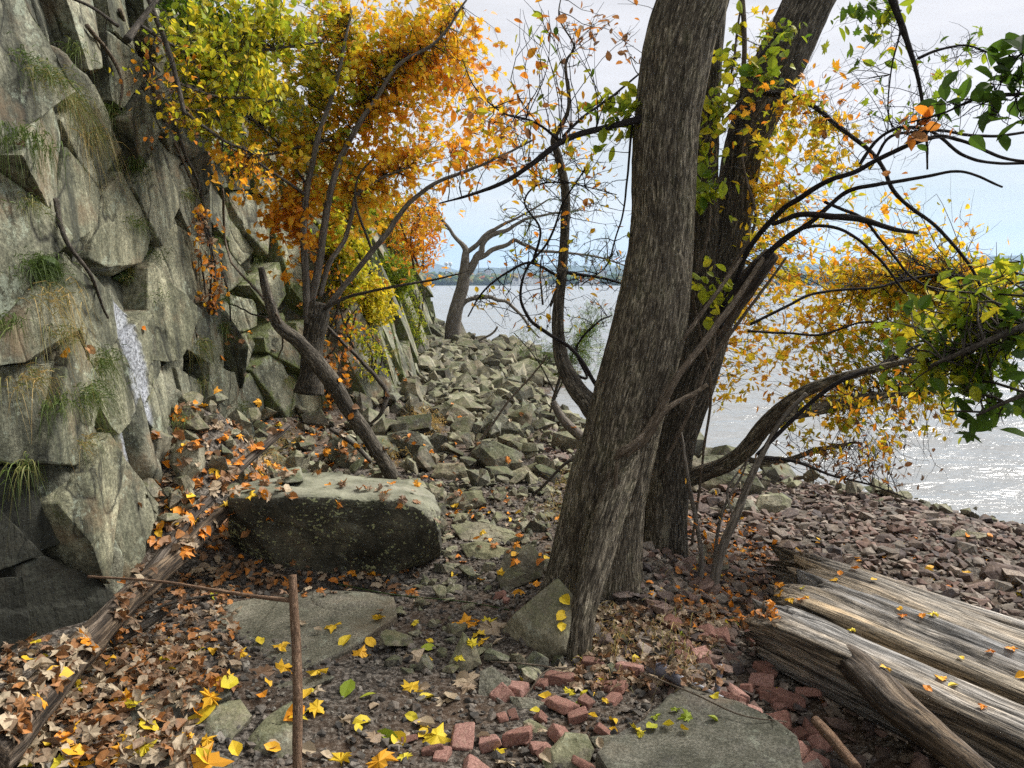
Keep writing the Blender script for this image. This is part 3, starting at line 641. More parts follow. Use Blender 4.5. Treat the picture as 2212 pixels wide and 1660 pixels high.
def proto(seed, flatness=1., n=12, res=.5, amp=.04, bev=0.):
    rr = np.random.default_rng(seed); P = rr.normal(size=(n, 3)); P /= np.linalg.norm(P, axis=1)[:, None]; P = np.sign(P) * np.abs(P) ** .75
    P *= np.array([1, rr.uniform(.6, .9), flatness * rr.uniform(.75, 1.1)]) * .5
    return refine(P, res, amp, 3., seed, bev)
def eul(n, tilt=.5, g=rng):
    a = g.uniform(0, 2 * np.pi, n); b = g.normal(0, tilt, n); c = g.normal(0, tilt, n)
    ca, sa, cb, sb, cc, sc = np.cos(a), np.sin(a), np.cos(b), np.sin(b), np.cos(c), np.sin(c)
    Rz = np.zeros((n, 3, 3)); Rz[:, 0, 0] = ca; Rz[:, 0, 1] = -sa; Rz[:, 1, 0] = sa; Rz[:, 1, 1] = ca; Rz[:, 2, 2] = 1
    Rx = np.zeros((n, 3, 3)); Rx[:, 0, 0] = 1; Rx[:, 1, 1] = cb; Rx[:, 1, 2] = -sb; Rx[:, 2, 1] = sb; Rx[:, 2, 2] = cb
    Ry = np.zeros((n, 3, 3)); Ry[:, 1, 1] = 1; Ry[:, 0, 0] = cc; Ry[:, 0, 2] = sc; Ry[:, 2, 0] = -sc; Ry[:, 2, 2] = cc
    return Rz @ Rx @ Ry
def scatter(protos, pos, size, rot, tint, name, mat, parent=None, ind=0, label=None, cat=None, group=None, rest_name=None, rest_label=None, smooth=False, part=False, kind='stuff'):
    """the `ind` pieces that show largest become objects of their own, the rest one mesh"""
    dist = np.linalg.norm(pos - CAM, axis=1); order = np.argsort(-(size / dist)); which = rng.integers(0, len(protos), len(pos))
    meshes = None
    if ind:
        meshes = []
        for V, T in protos:
            g = Geo(); g.add(V, None, T); meshes.append(g.mesh(name, MAT[mat], smooth=smooth))
    pl_ = np.array(parent.location) if parent is not None else 0
    for i in order[:ind]:
        o = bpy.data.objects.new(name, meshes[which[i]]); SC.collection.objects.link(o)
        mx = Matrix(rot[i].tolist()).to_4x4(); o.rotation_euler = mx.to_euler(); o.scale = (size[i],) * 3; o['tint'] = float(tint[i])
        o.location = tuple(pos[i] - pl_)
        if parent is not None: o.parent = parent
        if not part: tag(o, label(pos[i], size[i], tint[i]) if callable(label) else label, cat, group)
    g = Geo()
    for k, (V, T) in enumerate(protos):
        sel = order[ind:][which[order[ind:]] == k]
        if not len(sel): continue
        P = np.einsum('nij,vj->nvi', rot[sel], V) * size[sel][:, None, None] + pos[sel][:, None]
        nv = len(V); TT = (T[None] + (np.arange(len(sel)) * nv)[:, None, None]).reshape(-1, 3)
        rs = (V[None] * size[sel][:, None, None] + (np.arange(len(sel)) * .37)[:, None, None]).reshape(-1, 3)
        g.add(P.reshape(-1, 3), None, TT, tint=np.repeat(tint[sel], nv), rest=rs)
    if g.V:
        o = g.build(rest_name or name, MAT[mat], parent, smooth=smooth); tag(o, rest_label if parent is None else None, cat if parent is None else None, None, kind); return o

HC = np.array([h[0][:2] for h in hero_rocks]); HR = np.array([h[1] for h in hero_rocks])
def clear_of_heroes(x, y, f=.42):
    d = np.hypot(x[:, None] - HC[None, :, 0], y[:, None] - HC[None, :, 1]); return (d > HR[None] * f).all(1)
def size_word(s_, a, b): return 'small' if s_ < a else ('large' if s_ > b else 'middling')
def talus_label(p, s_, t):
    zone = 'close behind the big boulder' if p[1] < 7 else ('at the foot of the cliff' if p[0] < cliff_x(p[1]) + .9 else ('beside the cove water' if shore_x(p[1]) - p[0] < .8 else 'in the middle of the rubble'))
    far = '' if p[1] < 9 else (', mid distance' if p[1] < 14 else ', toward the lone tree')
    return '%s %s angular rock %s%s' % (size_word(s_, .22, .4), 'dark' if t < .38 else ('pale tan' if t > .62 else 'grey green'), zone, far)
def cobble_label(p, s_, t):
    zone = 'next to the silvery timber' if p[1] < 4.4 else ('at the water edge' if shore_x(p[1]) - p[0] < .5 else ('behind the shrub stems' if p[0] < 1.9 else 'on the open beach'))
    return '%s %s flat cobble %s' % (size_word(s_, .075, .11), 'dark' if t < .25 else ('reddish' if t < .62 else ('grey' if t < .85 else 'pale')), zone)
def brick_label(p, s_, t):
    zone = 'right of the broad slab' if p[0] > .75 else ('below the pointed block' if p[1] < 3.1 else 'behind the pointed block')
    return '%s %s broken brick lying %s' % (size_word(s_, .09, .13), 'dark red' if t < .4 else ('pale pinkish' if t > .7 else 'dull red'), zone)
def chip_label(p, s_, t):
    zone = 'beside the big boulder' if p[1] < 4.6 else 'on the path behind the big boulder'
    return '%s %s stone chip %s' % (size_word(s_, .07, .1), 'dark' if t < .4 else ('pale' if t > .6 else 'grey'), zone)
def leaf_label(p, s_, t):
    zone = 'on the silvery timber or the stones around it' if p[0] > 1.1 and p[1] < 4.2 else ('among the beach cobbles' if p[0] > .7 and p[1] >= 4.2 else ('on the leaf bank at left' if p[0] < -.9 else ('below the slim front stem' if p[0] > .15 else 'on the dark path')))
    return '%s %s fallen leaf %s' % (size_word(s_, .05, .07), 'green' if t < .3 else ('yellow' if t < .46 else ('golden' if t < .6 else 'orange')), zone)
TP = [proto(100 + k, R.uniform(.5, .85), 11, .4, .03) for k in range(12)]
# talus between the cliff and the water
n = 5200; y = 4.6 + (27 - 4.6) * rng.random(n) ** 1.15; u = rng.random(n)
x = cliff_x(y) - .2 + (shore_x(y) + .25 - cliff_x(y)) * u
size = np.clip(np.exp(rng.normal(-2.2, .62, n)), .04, .55) * np.interp(y, [5, 9, 20], [.62, 1.1, 1.5])
ok = clear_of_heroes(x, y, .3) & ~((y < 5.6) & (size > .2)) & ~((x > .2) & (y < 6)) & ((x > -1.5) | (y > 6.4)) & ((shore_x(y) - x > .35) | (y > 10) | (size < .14))
ok &= ~((y < 7.2) & (size > .33))
x, y, size = x[ok], y[ok], size[ok]
z = ground_z(x, y) + size * rng.uniform(.0, .3, len(x)) + np.abs(rng.normal(0, .04, len(x)))
scatter(TP, np.stack([x, y, z], 1), size, eul(len(x), .45), rng.beta(1.6, 1.6, len(x)), 'rock', 'rock', ind=245, label=talus_label, cat='rock',
        group='rocks of the rubble below the cliff', rest_name='rubble', rest_label='small broken stone filling the rubble below the cliff')
n = 170; y = rng.uniform(4.2, 6.2, n); x = rng.uniform(-2.1, -1.0, n); size = np.clip(np.exp(rng.normal(-2.35, .5, n)), .04, .26); z = ground_z(x, y) + size * .1
scatter(TP, np.stack([x, y, z], 1), size, eul(n, .5), rng.beta(2, 2, n), 'mound_stone', 'rock', ind=100, label=lambda p, s_, t: '%s %s stone half buried in the leafy mound %s' % (size_word(s_, .08, .16), 'dark' if t < .38 else ('pale' if t > .62 else 'grey'), 'by the cliff' if p[0] < -1.6 else 'near the big boulder'), cat='rock', group='stones in the leafy mound', rest_name='mound_rubble', rest_label='small stones in the leafy mound')
# beach cobbles on the right
CP = [proto(200 + k, R.uniform(.35, .6), 10, .7, .03) for k in range(10)]
n = 26000; y = rng.uniform(2.2, 9.5, n); x = rng.uniform(.2, 6.2, n)
d = shore_x(y) - x; ok = (d > -.12) & (x > .35 + np.maximum(0, 3.2 - y) * .55) & (x < 1.2 + y * .62)
ok &= rng.random(n) < np.interp(y, [2.2, 5, 9.5], [.5, .9, 1.]); x, y, d = x[ok], y[ok], d[ok]
size = np.clip(np.exp(rng.normal(-2.95, .42, len(x))), .02, .16)
z = ground_z(x, y) + size * .16
cobp = np.stack([x, y, z], 1)
scatter(CP, cobp, size, eul(len(x), .28), rng.random(len(x)), 'cobble', 'cobble', ind=290, label=cobble_label, cat='stone', group='cobbles on the beach', rest_name='beach_cobbles', rest_label='countless small reddish cobbles covering the beach down to the water')
# gravel on the path
n = 15000; y = rng.uniform(2.0, 6.5, n); x = rng.uniform(-1.7, 1.0, n); size = np.clip(np.exp(rng.normal(-4.0, .5, n)), .007, .05); z = ground_z(x, y) + size * .15
scatter(CP[:5], np.stack([x, y, z], 1), size, eul(n, .5), rng.random(n), 'gravel', 'gravel', cat='gravel', rest_label='dark gravel and grit scattered over the path')
# chips of stone nearer the boulder
n = 420; y = rng.uniform(3.0, 6.4, n); x = rng.uniform(-.6, .55, n); size = np.clip(np.exp(rng.normal(-2.75, .45, n)), .03, .16); ok = clear_of_heroes(x, y, .4); x, y, size = x[ok], y[ok], size[ok]; z = ground_z(x, y) + size * .1
scatter(TP, np.stack([x, y, z], 1), size, eul(len(x), .25), rng.random(len(x)), 'stone_chip', 'rock', ind=150, label=chip_label, cat='stone', group='stone chips on the path', rest_name='stone_chips', rest_label='tiny stone chips strewn on the path by the boulder')
# broken bricks
def brick_proto(seed):
    rr = np.random.default_rng(seed); L = rr.uniform(.45, 1.); P = np.array([[sx * L * .5, sy * .26, sz * .16] for sx in (-1, 1) for sy in (-1, 1) for sz in (-1, 1)]) + rr.normal(0, .03, (8, 3)); P[rr.integers(0, 8)] *= .75
    return refine(P, .25, .02, 5, seed, .05)
BP = [brick_proto(300 + k) for k in range(6)]
bp = []
for (x0, x1, y0, y1, cnt) in ((1440, 1800, 1340, 1660, 74), (1080, 1330, 1470, 1600, 16), (1000, 1300, 1600, 1680, 8), (1020, 1180, 1280, 1320, 3), (860, 960, 1590, 1660, 3), (1650, 1800, 1560, 1700, 10), (1250, 1420, 1440, 1500, 6)):
    for _ in range(cnt): bp.append(G(R.uniform(x0, x1), R.uniform(y0, y1)))
bp = np.array(bp); n = len(bp); size = rng.uniform(.05, .14, n); bp[:, 2] += size * .12
scatter(BP, bp, size, eul(n, .3), rng.random(n), 'brick', 'brick', ind=n, label=brick_label, cat='brick', group='broken red bricks')

# ------------------------------------------------------------------ wood
def cat_rom(P, m):
    P = np.asarray(P, float); k = len(P)
    if k == 2: t = np.linspace(0, 1, m)[:, None]; return P[0] * (1 - t) + P[1] * t
    seg = np.linalg.norm(np.diff(P[:, :3], axis=0), axis=1); cum = np.concatenate([[0], np.cumsum(seg)]); t = np.linspace(0, cum[-1], m)
    i = np.clip(np.searchsorted(cum, t, 'right') - 1, 0, k - 2); f = ((t - cum[i]) / np.maximum(seg[i], 1e-9))[:, None]
    Pe = np.concatenate([[2 * P[0] - P[1]], P, [2 * P[-1] - P[-2]]])
    p0, p1, p2, p3 = Pe[i], Pe[i + 1], Pe[i + 2], Pe[i + 3]
    return .5 * (2 * p1 + (p2 - p0) * f + (2 * p0 - 5 * p1 + 4 * p2 - p3) * f ** 2 + (3 * p1 - p0 - 3 * p2 + p3) * f ** 3)
def tube(g, P, rad, sides=8, step=.05, ridge=0., rfreq=9., lump=0., seed=0, tint=0., cap=True, kink=0.):
    P = np.asarray(P, float); rad = np.asarray(rad, float)
    L = np.linalg.norm(np.diff(P, axis=0), axis=1).sum(); m = int(max(4, min(900, L / step)))
    Q = cat_rom(np.concatenate([P, rad[:, None]], 1), m); C = Q[:, :3]; r = np.maximum(Q[:, 3], rad.min() * .7)
    if kink:
        tt_ = np.linspace(0, L, m); C = C + kink * np.stack([fbm(np.stack([tt_ * 3 + k * 31 + seed, 0 * tt_, 0 * tt_], 1), 3, seed + k) for k in range(3)], 1)
    T = np.gradient(C, axis=0); T /= np.linalg.norm(T, axis=1)[:, None] + 1e-12
    _, _, vt = np.linalg.svd(T - T.mean(0) * 0, full_matrices=False); ref = vt[-1]
    A = np.cross(T, ref); A /= np.linalg.norm(A, axis=1)[:, None] + 1e-9; B = np.cross(T, A)
    th = np.linspace(0, 2 * np.pi, sides, endpoint=False); ln = np.concatenate([[0], np.cumsum(np.linalg.norm(np.diff(C, axis=0), axis=1))])
    rm = r.mean(); RS = np.stack([np.repeat(np.cos(th)[None] * 1., m, 0) * r[:, None], np.repeat(np.sin(th)[None], m, 0) * r[:, None], np.repeat(ln[:, None], sides, 1)], 2)
    rr = np.repeat(r[:, None], sides, 1); flat_ = np.stack([np.repeat(np.cos(th)[None], m, 0) * rm, np.repeat(np.sin(th)[None], m, 0) * rm, np.repeat(ln[:, None], sides, 1)], 2).reshape(-1, 3)
    if lump: rr = rr * (1 + lump * fbm(flat_ * np.array([1, 1, .6]) * .6 / rm + seed, 3, seed).reshape(m, sides))
    if ridge:
        q = flat_ * np.array([rfreq, rfreq, rfreq * .09]); q[:, 0] += .5 * vn(q * .6, 4)
        nz_ = 1 - 2 * np.abs(vn(q, seed + 9)); nz2 = 1 - 2 * np.abs(vn(q * 2.1 + 5, seed + 19)); rr = rr + ridge * (.7 * nz_ + .3 * nz2).reshape(m, sides)
    V = C[:, None] + rr[:, :, None] * (np.cos(th)[None, :, None] * A[:, None] + np.sin(th)[None, :, None] * B[:, None])
    i = np.arange(m - 1)[:, None] * sides; j = np.arange(sides)[None]; j2 = (j + 1) % sides
    Qd = np.stack([i + j, i + j2, i + sides + j2, i + sides + j], 2).reshape(-1, 4)
    V = V.reshape(-1, 3); RS = RS.reshape(-1, 3) + seed * .31; tr = None
    if cap:
        V = np.concatenate([V, C[:1], C[-1:]]); RS = np.concatenate([RS, RS[:1], RS[-1:]]); a = m * sides; jj = np.arange(sides); k2 = (jj + 1) % sides
        tr = np.concatenate([np.stack([k2, jj, np.full(sides, a)], 1), np.stack([(m - 1) * sides + jj, (m - 1) * sides + k2, np.full(sides, a + 1)], 1)])
    g.add(V, Qd[:, ::-1], None if tr is None else tr[:, ::-1], tint=tint, rest=RS)
    return C
def px(path):
    """[(X, Y, distance, width in print pixels)] -> points, radii"""
    P = np.array([at(a, b, c) for a, b, c, w in path]); rd = np.array([w * .5 * c / F * math.sqrt(1 + ((a - 1106) / F) ** 2 * .6) for a, b, c, w in path]); return P, rd
def limb(parent, path, mat, name='branch', sides=10, step=.04, **k):
    P, rd = px(path); g = Geo(); C = tube(g, P, rd, sides, step, **k); o = g.build(name, MAT[mat], parent); return C
class Tree:
    def __init__(s, name, base, label, cat='tree', group=None): s.e = empty(name, base, label, cat, group); s.sk = []
    def limb(s, path, mat, name='branch', skel=True, **k):
        C = limb(s.e, path, mat, name, **k)
        if skel: s.sk.append(C[::3])
        return C

# twigs and leaves
def maple():
    o = [(0, .0), (.10, -.04), (.34, -.10), (.27, .04), (.54, .12), (.40, .22), (.60, .46), (.38, .42), (.22, .38), (.26, .62), (.13, .64), (.0, 1.0)]
    pts = o + [(-a, b) for a, b in o[-2:0:-1]]
    V = [(a, b - .35, -.22 * abs(a) + .06 * math.sin(b * 5)) for a, b in pts] + [(0, .0, .05)]
    n = len(pts); return np.array(V), np.array([(i, (i + 1) % n, n) for i in range(n)])
def oval(w=.3, cup=.12, serr=0):
    o = [(0, -.5), (w * .75, -.28), (w, 0), (w * .7, .28), (0, .55), (-w * .7, .28), (-w, 0), (-w * .75, -.28)]
    V = [(a, b, cup * abs(a) / w - .12 * b * b) for a, b in o] + [(0, 0, -.02)]
    n = 8; return np.array(V), np.array([(i, (i + 1) % n, n) for i in range(n)])
def curled(seed):
    V, T = maple() if seed % 2 else oval(.34); rr = np.random.default_rng(seed); V = V.copy(); V[:, 2] += rr.normal(0, .07, len(V)) + .5 * rr.uniform(.2, 1) * V[:, 0] ** 2 - .4 * rr.uniform(-.5, 1) * V[:, 1] ** 2; return V, T
def compound():
    V = []; T = []
    for k in range(7):
        for sgn in (-1, 1):
            b = len(V); y0 = -.5 + k * .15
            V += [(0, y0, 0), (sgn * .12, y0 + .02, .01), (sgn * .24, y0 + .08, -.02), (sgn * .1, y0 + .07, .01)]; T += [(b, b + 1, b + 2), (b, b + 2, b + 3)]
    return np.array(V, float), np.array(T)
MAPLE, OVAL, NARROW, COMP = maple(), oval(.32), oval(.17), compound()
def grow(tree, clusters, twig_mat, leafset, leaf_name='leaf', twr=.0045, seed=0, ind=150, tilt=.9, smooth=False):
    """twigs run from the limbs into each leafy part of the crown and carry the leaves"""
    g = Geo(); gg = np.random.default_rng(seed); SK = np.concatenate(tree.sk); LP = []; LS = []; LT = []
    for (X, Y, d, rx, ry, rd, nt, per, ls, t0, t1) in clusters:
        c = at(X, Y, d); hx = rx * d / F; hy = ry * d / F
        for _ in range(nt):
            q = gg.normal(size=3); q = q / np.linalg.norm(q) * gg.random() ** .45; e = c + q * np.array([hx, rd, hy])
            dist = np.linalg.norm(SK - e, axis=1) + gg.random(len(SK)) * .55; s0 = SK[np.argmin(dist)]
            v = e - s0; L = np.linalg.norm(v)
            if L > 1.1: s0 = e - v / L * gg.uniform(.5, 1.1); L = np.linalg.norm(e - s0)
            m = 7; t = np.linspace(0, 1, m)[:, None]; side = gg.normal(size=3) * L * .10
            P = s0 + (e - s0) * t + side * np.sin(t * np.pi) + np.array([0, 0, -.06 * L]) * t ** 2 + gg.normal(0, .012 * L + .002, (m, 3)) * (t > 0)
            simple_tube(g, P, twr * (1.1 - .75 * t[:, 0]) * (.6 + .5 * min(L, 1.5)))
            for k2 in range(2):
                a = gg.integers(2, m - 1); w = gg.normal(size=3); w /= np.linalg.norm(w); l2 = L * gg.uniform(.18, .4)
                P2 = P[a] + (w * .7 + (e - s0) / max(L, .01) * .6) * l2 * np.linspace(0, 1, 4)[:, None] + gg.normal(0, .006, (4, 3))
                simple_tube(g, P2, np.linspace(twr * .5, twr * .22, 4))
                nl = max(1, per // 3) if (per > 0 or k2 == 0) else 0; f = gg.random(nl)
                LP.append(P2[0] + (P2[-1] - P2[0]) * f[:, None] + gg.normal(0, ls * .45, (nl, 3))); LS.append(ls * gg.uniform(.6, 1.2, nl)); LT.append(gg.uniform(t0, t1, nl))
            nl = gg.poisson(per)
            f = gg.uniform(.35, 1.02, nl) * (m - 1); i = np.clip(f.astype(int), 0, m - 2); fr_ = (f - i)[:, None]
            LP.append(P[i] * (1 - fr_) + P[i + 1] * fr_ + gg.normal(0, ls * .55, (nl, 3))); LS.append(ls * gg.uniform(.6, 1.25, nl)); LT.append(gg.uniform(t0, t1, nl) + gg.normal(0, .03, nl))
    tw = g.build('twigs', MAT[twig_mat], tree.e); tag(tw, kind='stuff')
    if LP:
        LP = np.concatenate(LP); LS = np.concatenate(LS); LT = np.clip(np.concatenate(LT), 0, 1)
        scatter(leafset, LP, LS, eul(len(LP), tilt, gg), LT, leaf_name, 'leaf', parent=tree.e, ind=min(ind, len(LP)), rest_name='leaves', part=True, smooth=smooth)
_th3 = np.linspace(0, 2 * np.pi, 4, endpoint=False)
def simple_tube(g, P, r, sides=4, tint=0.):
    m = len(P); r = np.broadcast_to(r, (m,)); T = np.gradient(P, axis=0); T /= np.linalg.norm(T, axis=1)[:, None] + 1e-12
    ref = np.array([.31, .2, .93]) if abs(T.mean(0)[2]) < .8 else np.array([.9, .3, .1]); A = np.cross(T, ref); A /= np.linalg.norm(A, axis=1)[:, None] + 1e-9; B = np.cross(T, A)
    V = P[:, None] + r[:, None, None] * (np.cos(_th3)[None, :, None] * A[:, None] + np.sin(_th3)[None, :, None] * B[:, None])
    i = np.arange(m - 1)[:, None] * 4; j = np.arange(4)[None]; j2 = (j + 1) % 4
    g.add(V.reshape(-1, 3), np.stack([i + j, i + sides + j, i + sides + j2, i + j2], 2).reshape(-1, 4), tint=tint)

# --- thick furrowed trunk
d = 3.75
T1 = Tree('thick_trunk_tree', G(1300, 1290), 'thick furrowed trunk curving up right of centre, nearest the camera')
T1.limb([(1296, 1350, d, 190), (1298, 1255, d, 172), (1310, 1100, d, 162), (1352, 900, d + .02, 158), (1403, 700, d + .05, 150), (1430, 500, d + .1, 130), (1437, 300, d + .1, 130), (1466, 100, d + .1, 136), (1497, 0, d + .1, 134), (1545, -160, d + .1, 128)], 'bark', 'trunk', sides=150, step=.012, ridge=.009, rfreq=55, lump=.05, seed=1)
T1.limb([(1212, 1310, d - .05, 120), (1226, 1245, d, 92), (1250, 1150, d + .02, 92), (1280, 1020, d + .02, 90), (1320, 900, d + .03, 80)], 'bark', 'buttress', False, sides=90, step=.014, ridge=.008, rfreq=55, lump=.08, seed=2)
T1.limb([(1336, 1350, d - .12, 118), (1340, 1290, d - .08, 104), (1338, 1200, d - .05, 96), (1346, 1080, d, 92), (1370, 930, d + .03, 84)], 'bark', 'buttress', False, sides=90, step=.014, ridge=.008, rfreq=55, lump=.08, seed=3)
T1.limb([(1296, 900, 3.78, 60), (1268, 868, 3.85, 46), (1238, 830, 3.95, 38), (1212, 770, 4.05, 32), (1205, 690, 4.1, 26), (1213, 600, 4.15, 22), (1220, 500, 4.2, 20), (1221, 410, 4.25, 19), (1205, 335, 4.3, 17), (1197, 300, 4.3, 14), (1228, 235, 4.3, 8), (1222, 140, 4.3, 6), (1240, 100, 4.3, 4), (1208, 40, 4.3, 3), (1215, -20, 4.3, 2)], 'bark_dark', 'branch', sides=12, step=.02, lump=.15, seed=4)
T1.limb([(1385, 255, 3.8, 20), (1340, 268, 3.75, 14), (1280, 285, 3.7, 13), (1215, 306, 3.65, 13), (1150, 350, 3.6, 11), (1080, 395, 3.6, 9), (1010, 425, 3.6, 6), (950, 442, 3.6, 3)], 'twig_dark', sides=8, step=.02, lump=.2, kink=.012, seed=5)
T1.limb([(1205, 310, 3.66, 7), (1150, 262, 3.7, 5), (1090, 240, 3.8, 4), (1030, 190, 3.9, 3), (1000, 130, 3.9, 2)], 'twig_dark', sides=6, step=.02, kink=.02, seed=6)
T1.limb([(1220, 300, 3.68, 7), (1275, 240, 3.8, 6), (1330, 200, 3.9, 5), (1390, 150, 4.0, 4)], 'twig_dark', sides=6, step=.02, kink=.02, seed=7)
T1.limb([(1370, 275, 3.85, 6), (1350, 400, 3.8, 5), (1330, 500, 3.75, 4), (1305, 580, 3.75, 3), (1250, 620, 3.8, 3)], 'twig_dark', sides=6, step=.02, kink=.03, seed=8)
T1.limb([(1285, 830, 3.9, 9), (1240, 760, 4.0, 8), (1180, 720, 4.0, 8), (1145, 690, 4., 7), (1125, 640, 4., 6), (1140, 580, 4., 5), (1190, 520, 4., 5), (1225, 430, 4., 4), (1270, 350, 4, 3)], 'twig_dark', sides=6, step=.02, kink=.02, seed=9)
T1.limb([(1215, 600, 4.1, 7), (1150, 570, 4.1, 6), (1100, 590, 4.05, 5), (1040, 640, 4, 4), (1010, 690, 4, 3)], 'twig_dark', sides=6, step=.02, kink=.02, seed=10)
T1.limb([(1150, 575, 4.1, 6), (1165, 500, 4.1, 5), (1130, 440, 4.1, 4), (1160, 400, 4.1, 4), (1230, 395, 4.1, 3), (1330, 420, 4.1, 2)], 'twig_dark', sides=6, step=.02, kink=.02, seed=11)
T1.limb([(1222, 590, 4.15, 8), (1280, 600, 4.2, 6), (1340, 615, 4.3, 5), (1400, 620, 4.4, 4)], 'twig_dark', sides=6, step=.02, kink=.02, seed=12)
T1.limb([(1210, 800, 4., 8), (1270, 820, 4.1, 6), (1250, 760, 4.15, 5), (1290, 700, 4.2, 4), (1320, 680, 4.3, 3)], 'twig_dark', sides=6, step=.02, kink=.02, seed=13)
for k, (pth) in enumerate([[(1330, 995, 3.52, 11), (1345, 978, 3.5, 17), (1375, 960, 3.5, 19), (1410, 915, 3.55, 17), (1460, 820, 3.6, 15), (1520, 740, 3.7, 15), (1585, 655, 3.8, 13), (1650, 560, 3.9, 10)],
    [(1350, 985, 3.5, 12), (1395, 950, 3.48, 14), (1440, 885, 3.5, 13), (1500, 850, 3.55, 11), (1528, 832, 3.55, 9)],
    [(1245, 1440, 3.2, 10), (1262, 1330, 3.3, 9), (1290, 1180, 3.45, 9), (1325, 1080, 3.5, 8), (1333, 1000, 3.5, 9)],
    [(1410, 915, 3.6, 12), (1455, 770, 3.7, 11), (1500, 700, 3.75, 10), (1545, 640, 3.8, 9), (1600, 560, 3.9, 8)],
    [(1290, 1150, 3.5, 6), (1300, 1060, 3.55, 6), (1312, 1040, 3.55, 8), (1318, 1010, 3.55, 5)]]):
    T1.limb(pth, 'vine', 'vine', False, sides=8, step=.015, lump=.25, kink=.008, seed=20 + k)
grow(T1, [(1225, 480, 4.15, 170, 260, .5, 130, 0, .038, .2, .8), (1150, 620, 4.1, 150, 130, .4, 60, 0, .038, .25, .8), (1100, 300, 3.8, 160, 120, .4, 45, 3, .05, .3, .85), (1330, 250, 3.9, 70, 90, .3, 14, 4, .075, .16, .3), (1280, 350, 4, 90, 120, .4, 20, 1, .045, .3, .8), (1300, 60, 4.2, 110, 80, .3, 16, 2, .04, .7, .95), (1190, 30, 3.4, 70, 30, .2, 14, 3, .05, .1, .85)],
     'twig_dark', [NARROW, OVAL], seed=31, twr=.0032)

# slim stem in front
T0 = Tree('slim_stem', G(1245, 1445), 'slim bark covered stem standing in front of the thick trunk', 'tree')
T0.limb([(1240, 1475, 3.18, 66), (1247, 1420, 3.2, 54), (1258, 1330, 3.26, 58), (1285, 1230, 3.36, 62), (1318, 1110, 3.5, 66), (1352, 1010, 3.62, 58), (1385, 900, 3.74, 40)], 'bark', 'trunk', sides=80, step=.012, ridge=.006, rfreq=60, lump=.10, seed=5)

# --- leaning twin trunks behind
d = 4.35
T3 = Tree('leaning_twin_trunk_tree', G(1440, 1262), 'darker twin trunk behind the thick one, leaning to the upper right')
T3.limb([(1438, 1310, d - .05, 125), (1440, 1230, d, 98), (1436, 1100, d, 96), (1452, 950, d, 98), (1500, 800, d, 100), (1545, 650, d + .05, 92), (1578, 500, d + .1, 74), (1605, 330, d + .1, 76), (1660, 190, d + .1, 92), (1735, 30, d + .1, 94), (1805, -120, d + .1, 88)], 'bark_dark', 'trunk', sides=110, step=.016, ridge=.008, rfreq=50, lump=.06, seed=7)
T3.limb([(1478, 900, 4.4, 70), (1500, 760, 4.4, 62), (1515, 650, 4.38, 58), (1524, 500, 4.35, 52), (1526, 300, 4.35, 48), (1534, 100, 4.35, 50), (1548, -80, 4.35, 50)], 'bark_dark', 'trunk', sides=70, step=.016, ridge=.006, rfreq=50, lump=.06, seed=8)
T3.limb([(1410, 1290, 4.2, 40), (1420, 1150, 4.25, 50), (1430, 1000, 4.3, 46), (1462, 880, 4.3, 44)], 'bark', 'buttress', False, sides=50, step=.016, ridge=.006, rfreq=50, lump=.1, seed=9)
T3.limb([(1540, 735, 4.3, 34), (1590, 650, 4.25, 44), (1630, 595, 4.2, 42), (1668, 548, 4.2, 34)], 'deadwood', 'broken_limb', False, sides=20, step=.02, lump=.3, seed=10)
T3.limb([(1470, 1040, 4.35, 44), (1520, 1022, 4.3, 37), (1570, 1003, 4.2, 34), (1612, 972, 4.1, 36), (1648, 925, 4.0, 34), (1690, 880, 3.9, 27), (1740, 846, 3.8, 24), (1810, 818, 3.7, 19), (1880, 800, 3.6, 15), (1960, 780, 3.5, 10), (2060, 755, 3.4, 6)], 'bark', 'limb', sides=24, step=.016, ridge=.002, rfreq=60, lump=.12, seed=11)
T3.limb([(1655, 925, 4.0, 30), (1700, 898, 4.05, 28), (1760, 885, 4.1, 27), (1830, 872, 4.15, 26), (1880, 858, 4.2, 18), (1960, 850, 4.2, 10), (2050, 850, 4.2, 5)], 'bark', 'limb', sides=16, step=.02, lump=.15, seed=12)
T3.limb([(1600, 990, 4.1, 16), (1650, 998, 4.1, 13), (1710, 992, 4.1, 12), (1760, 973, 4.1, 11), (1810, 965, 4.1, 9), (1850, 955, 4.1, 6)], 'bark', sides=10, step=.02, lump=.3, seed=13)
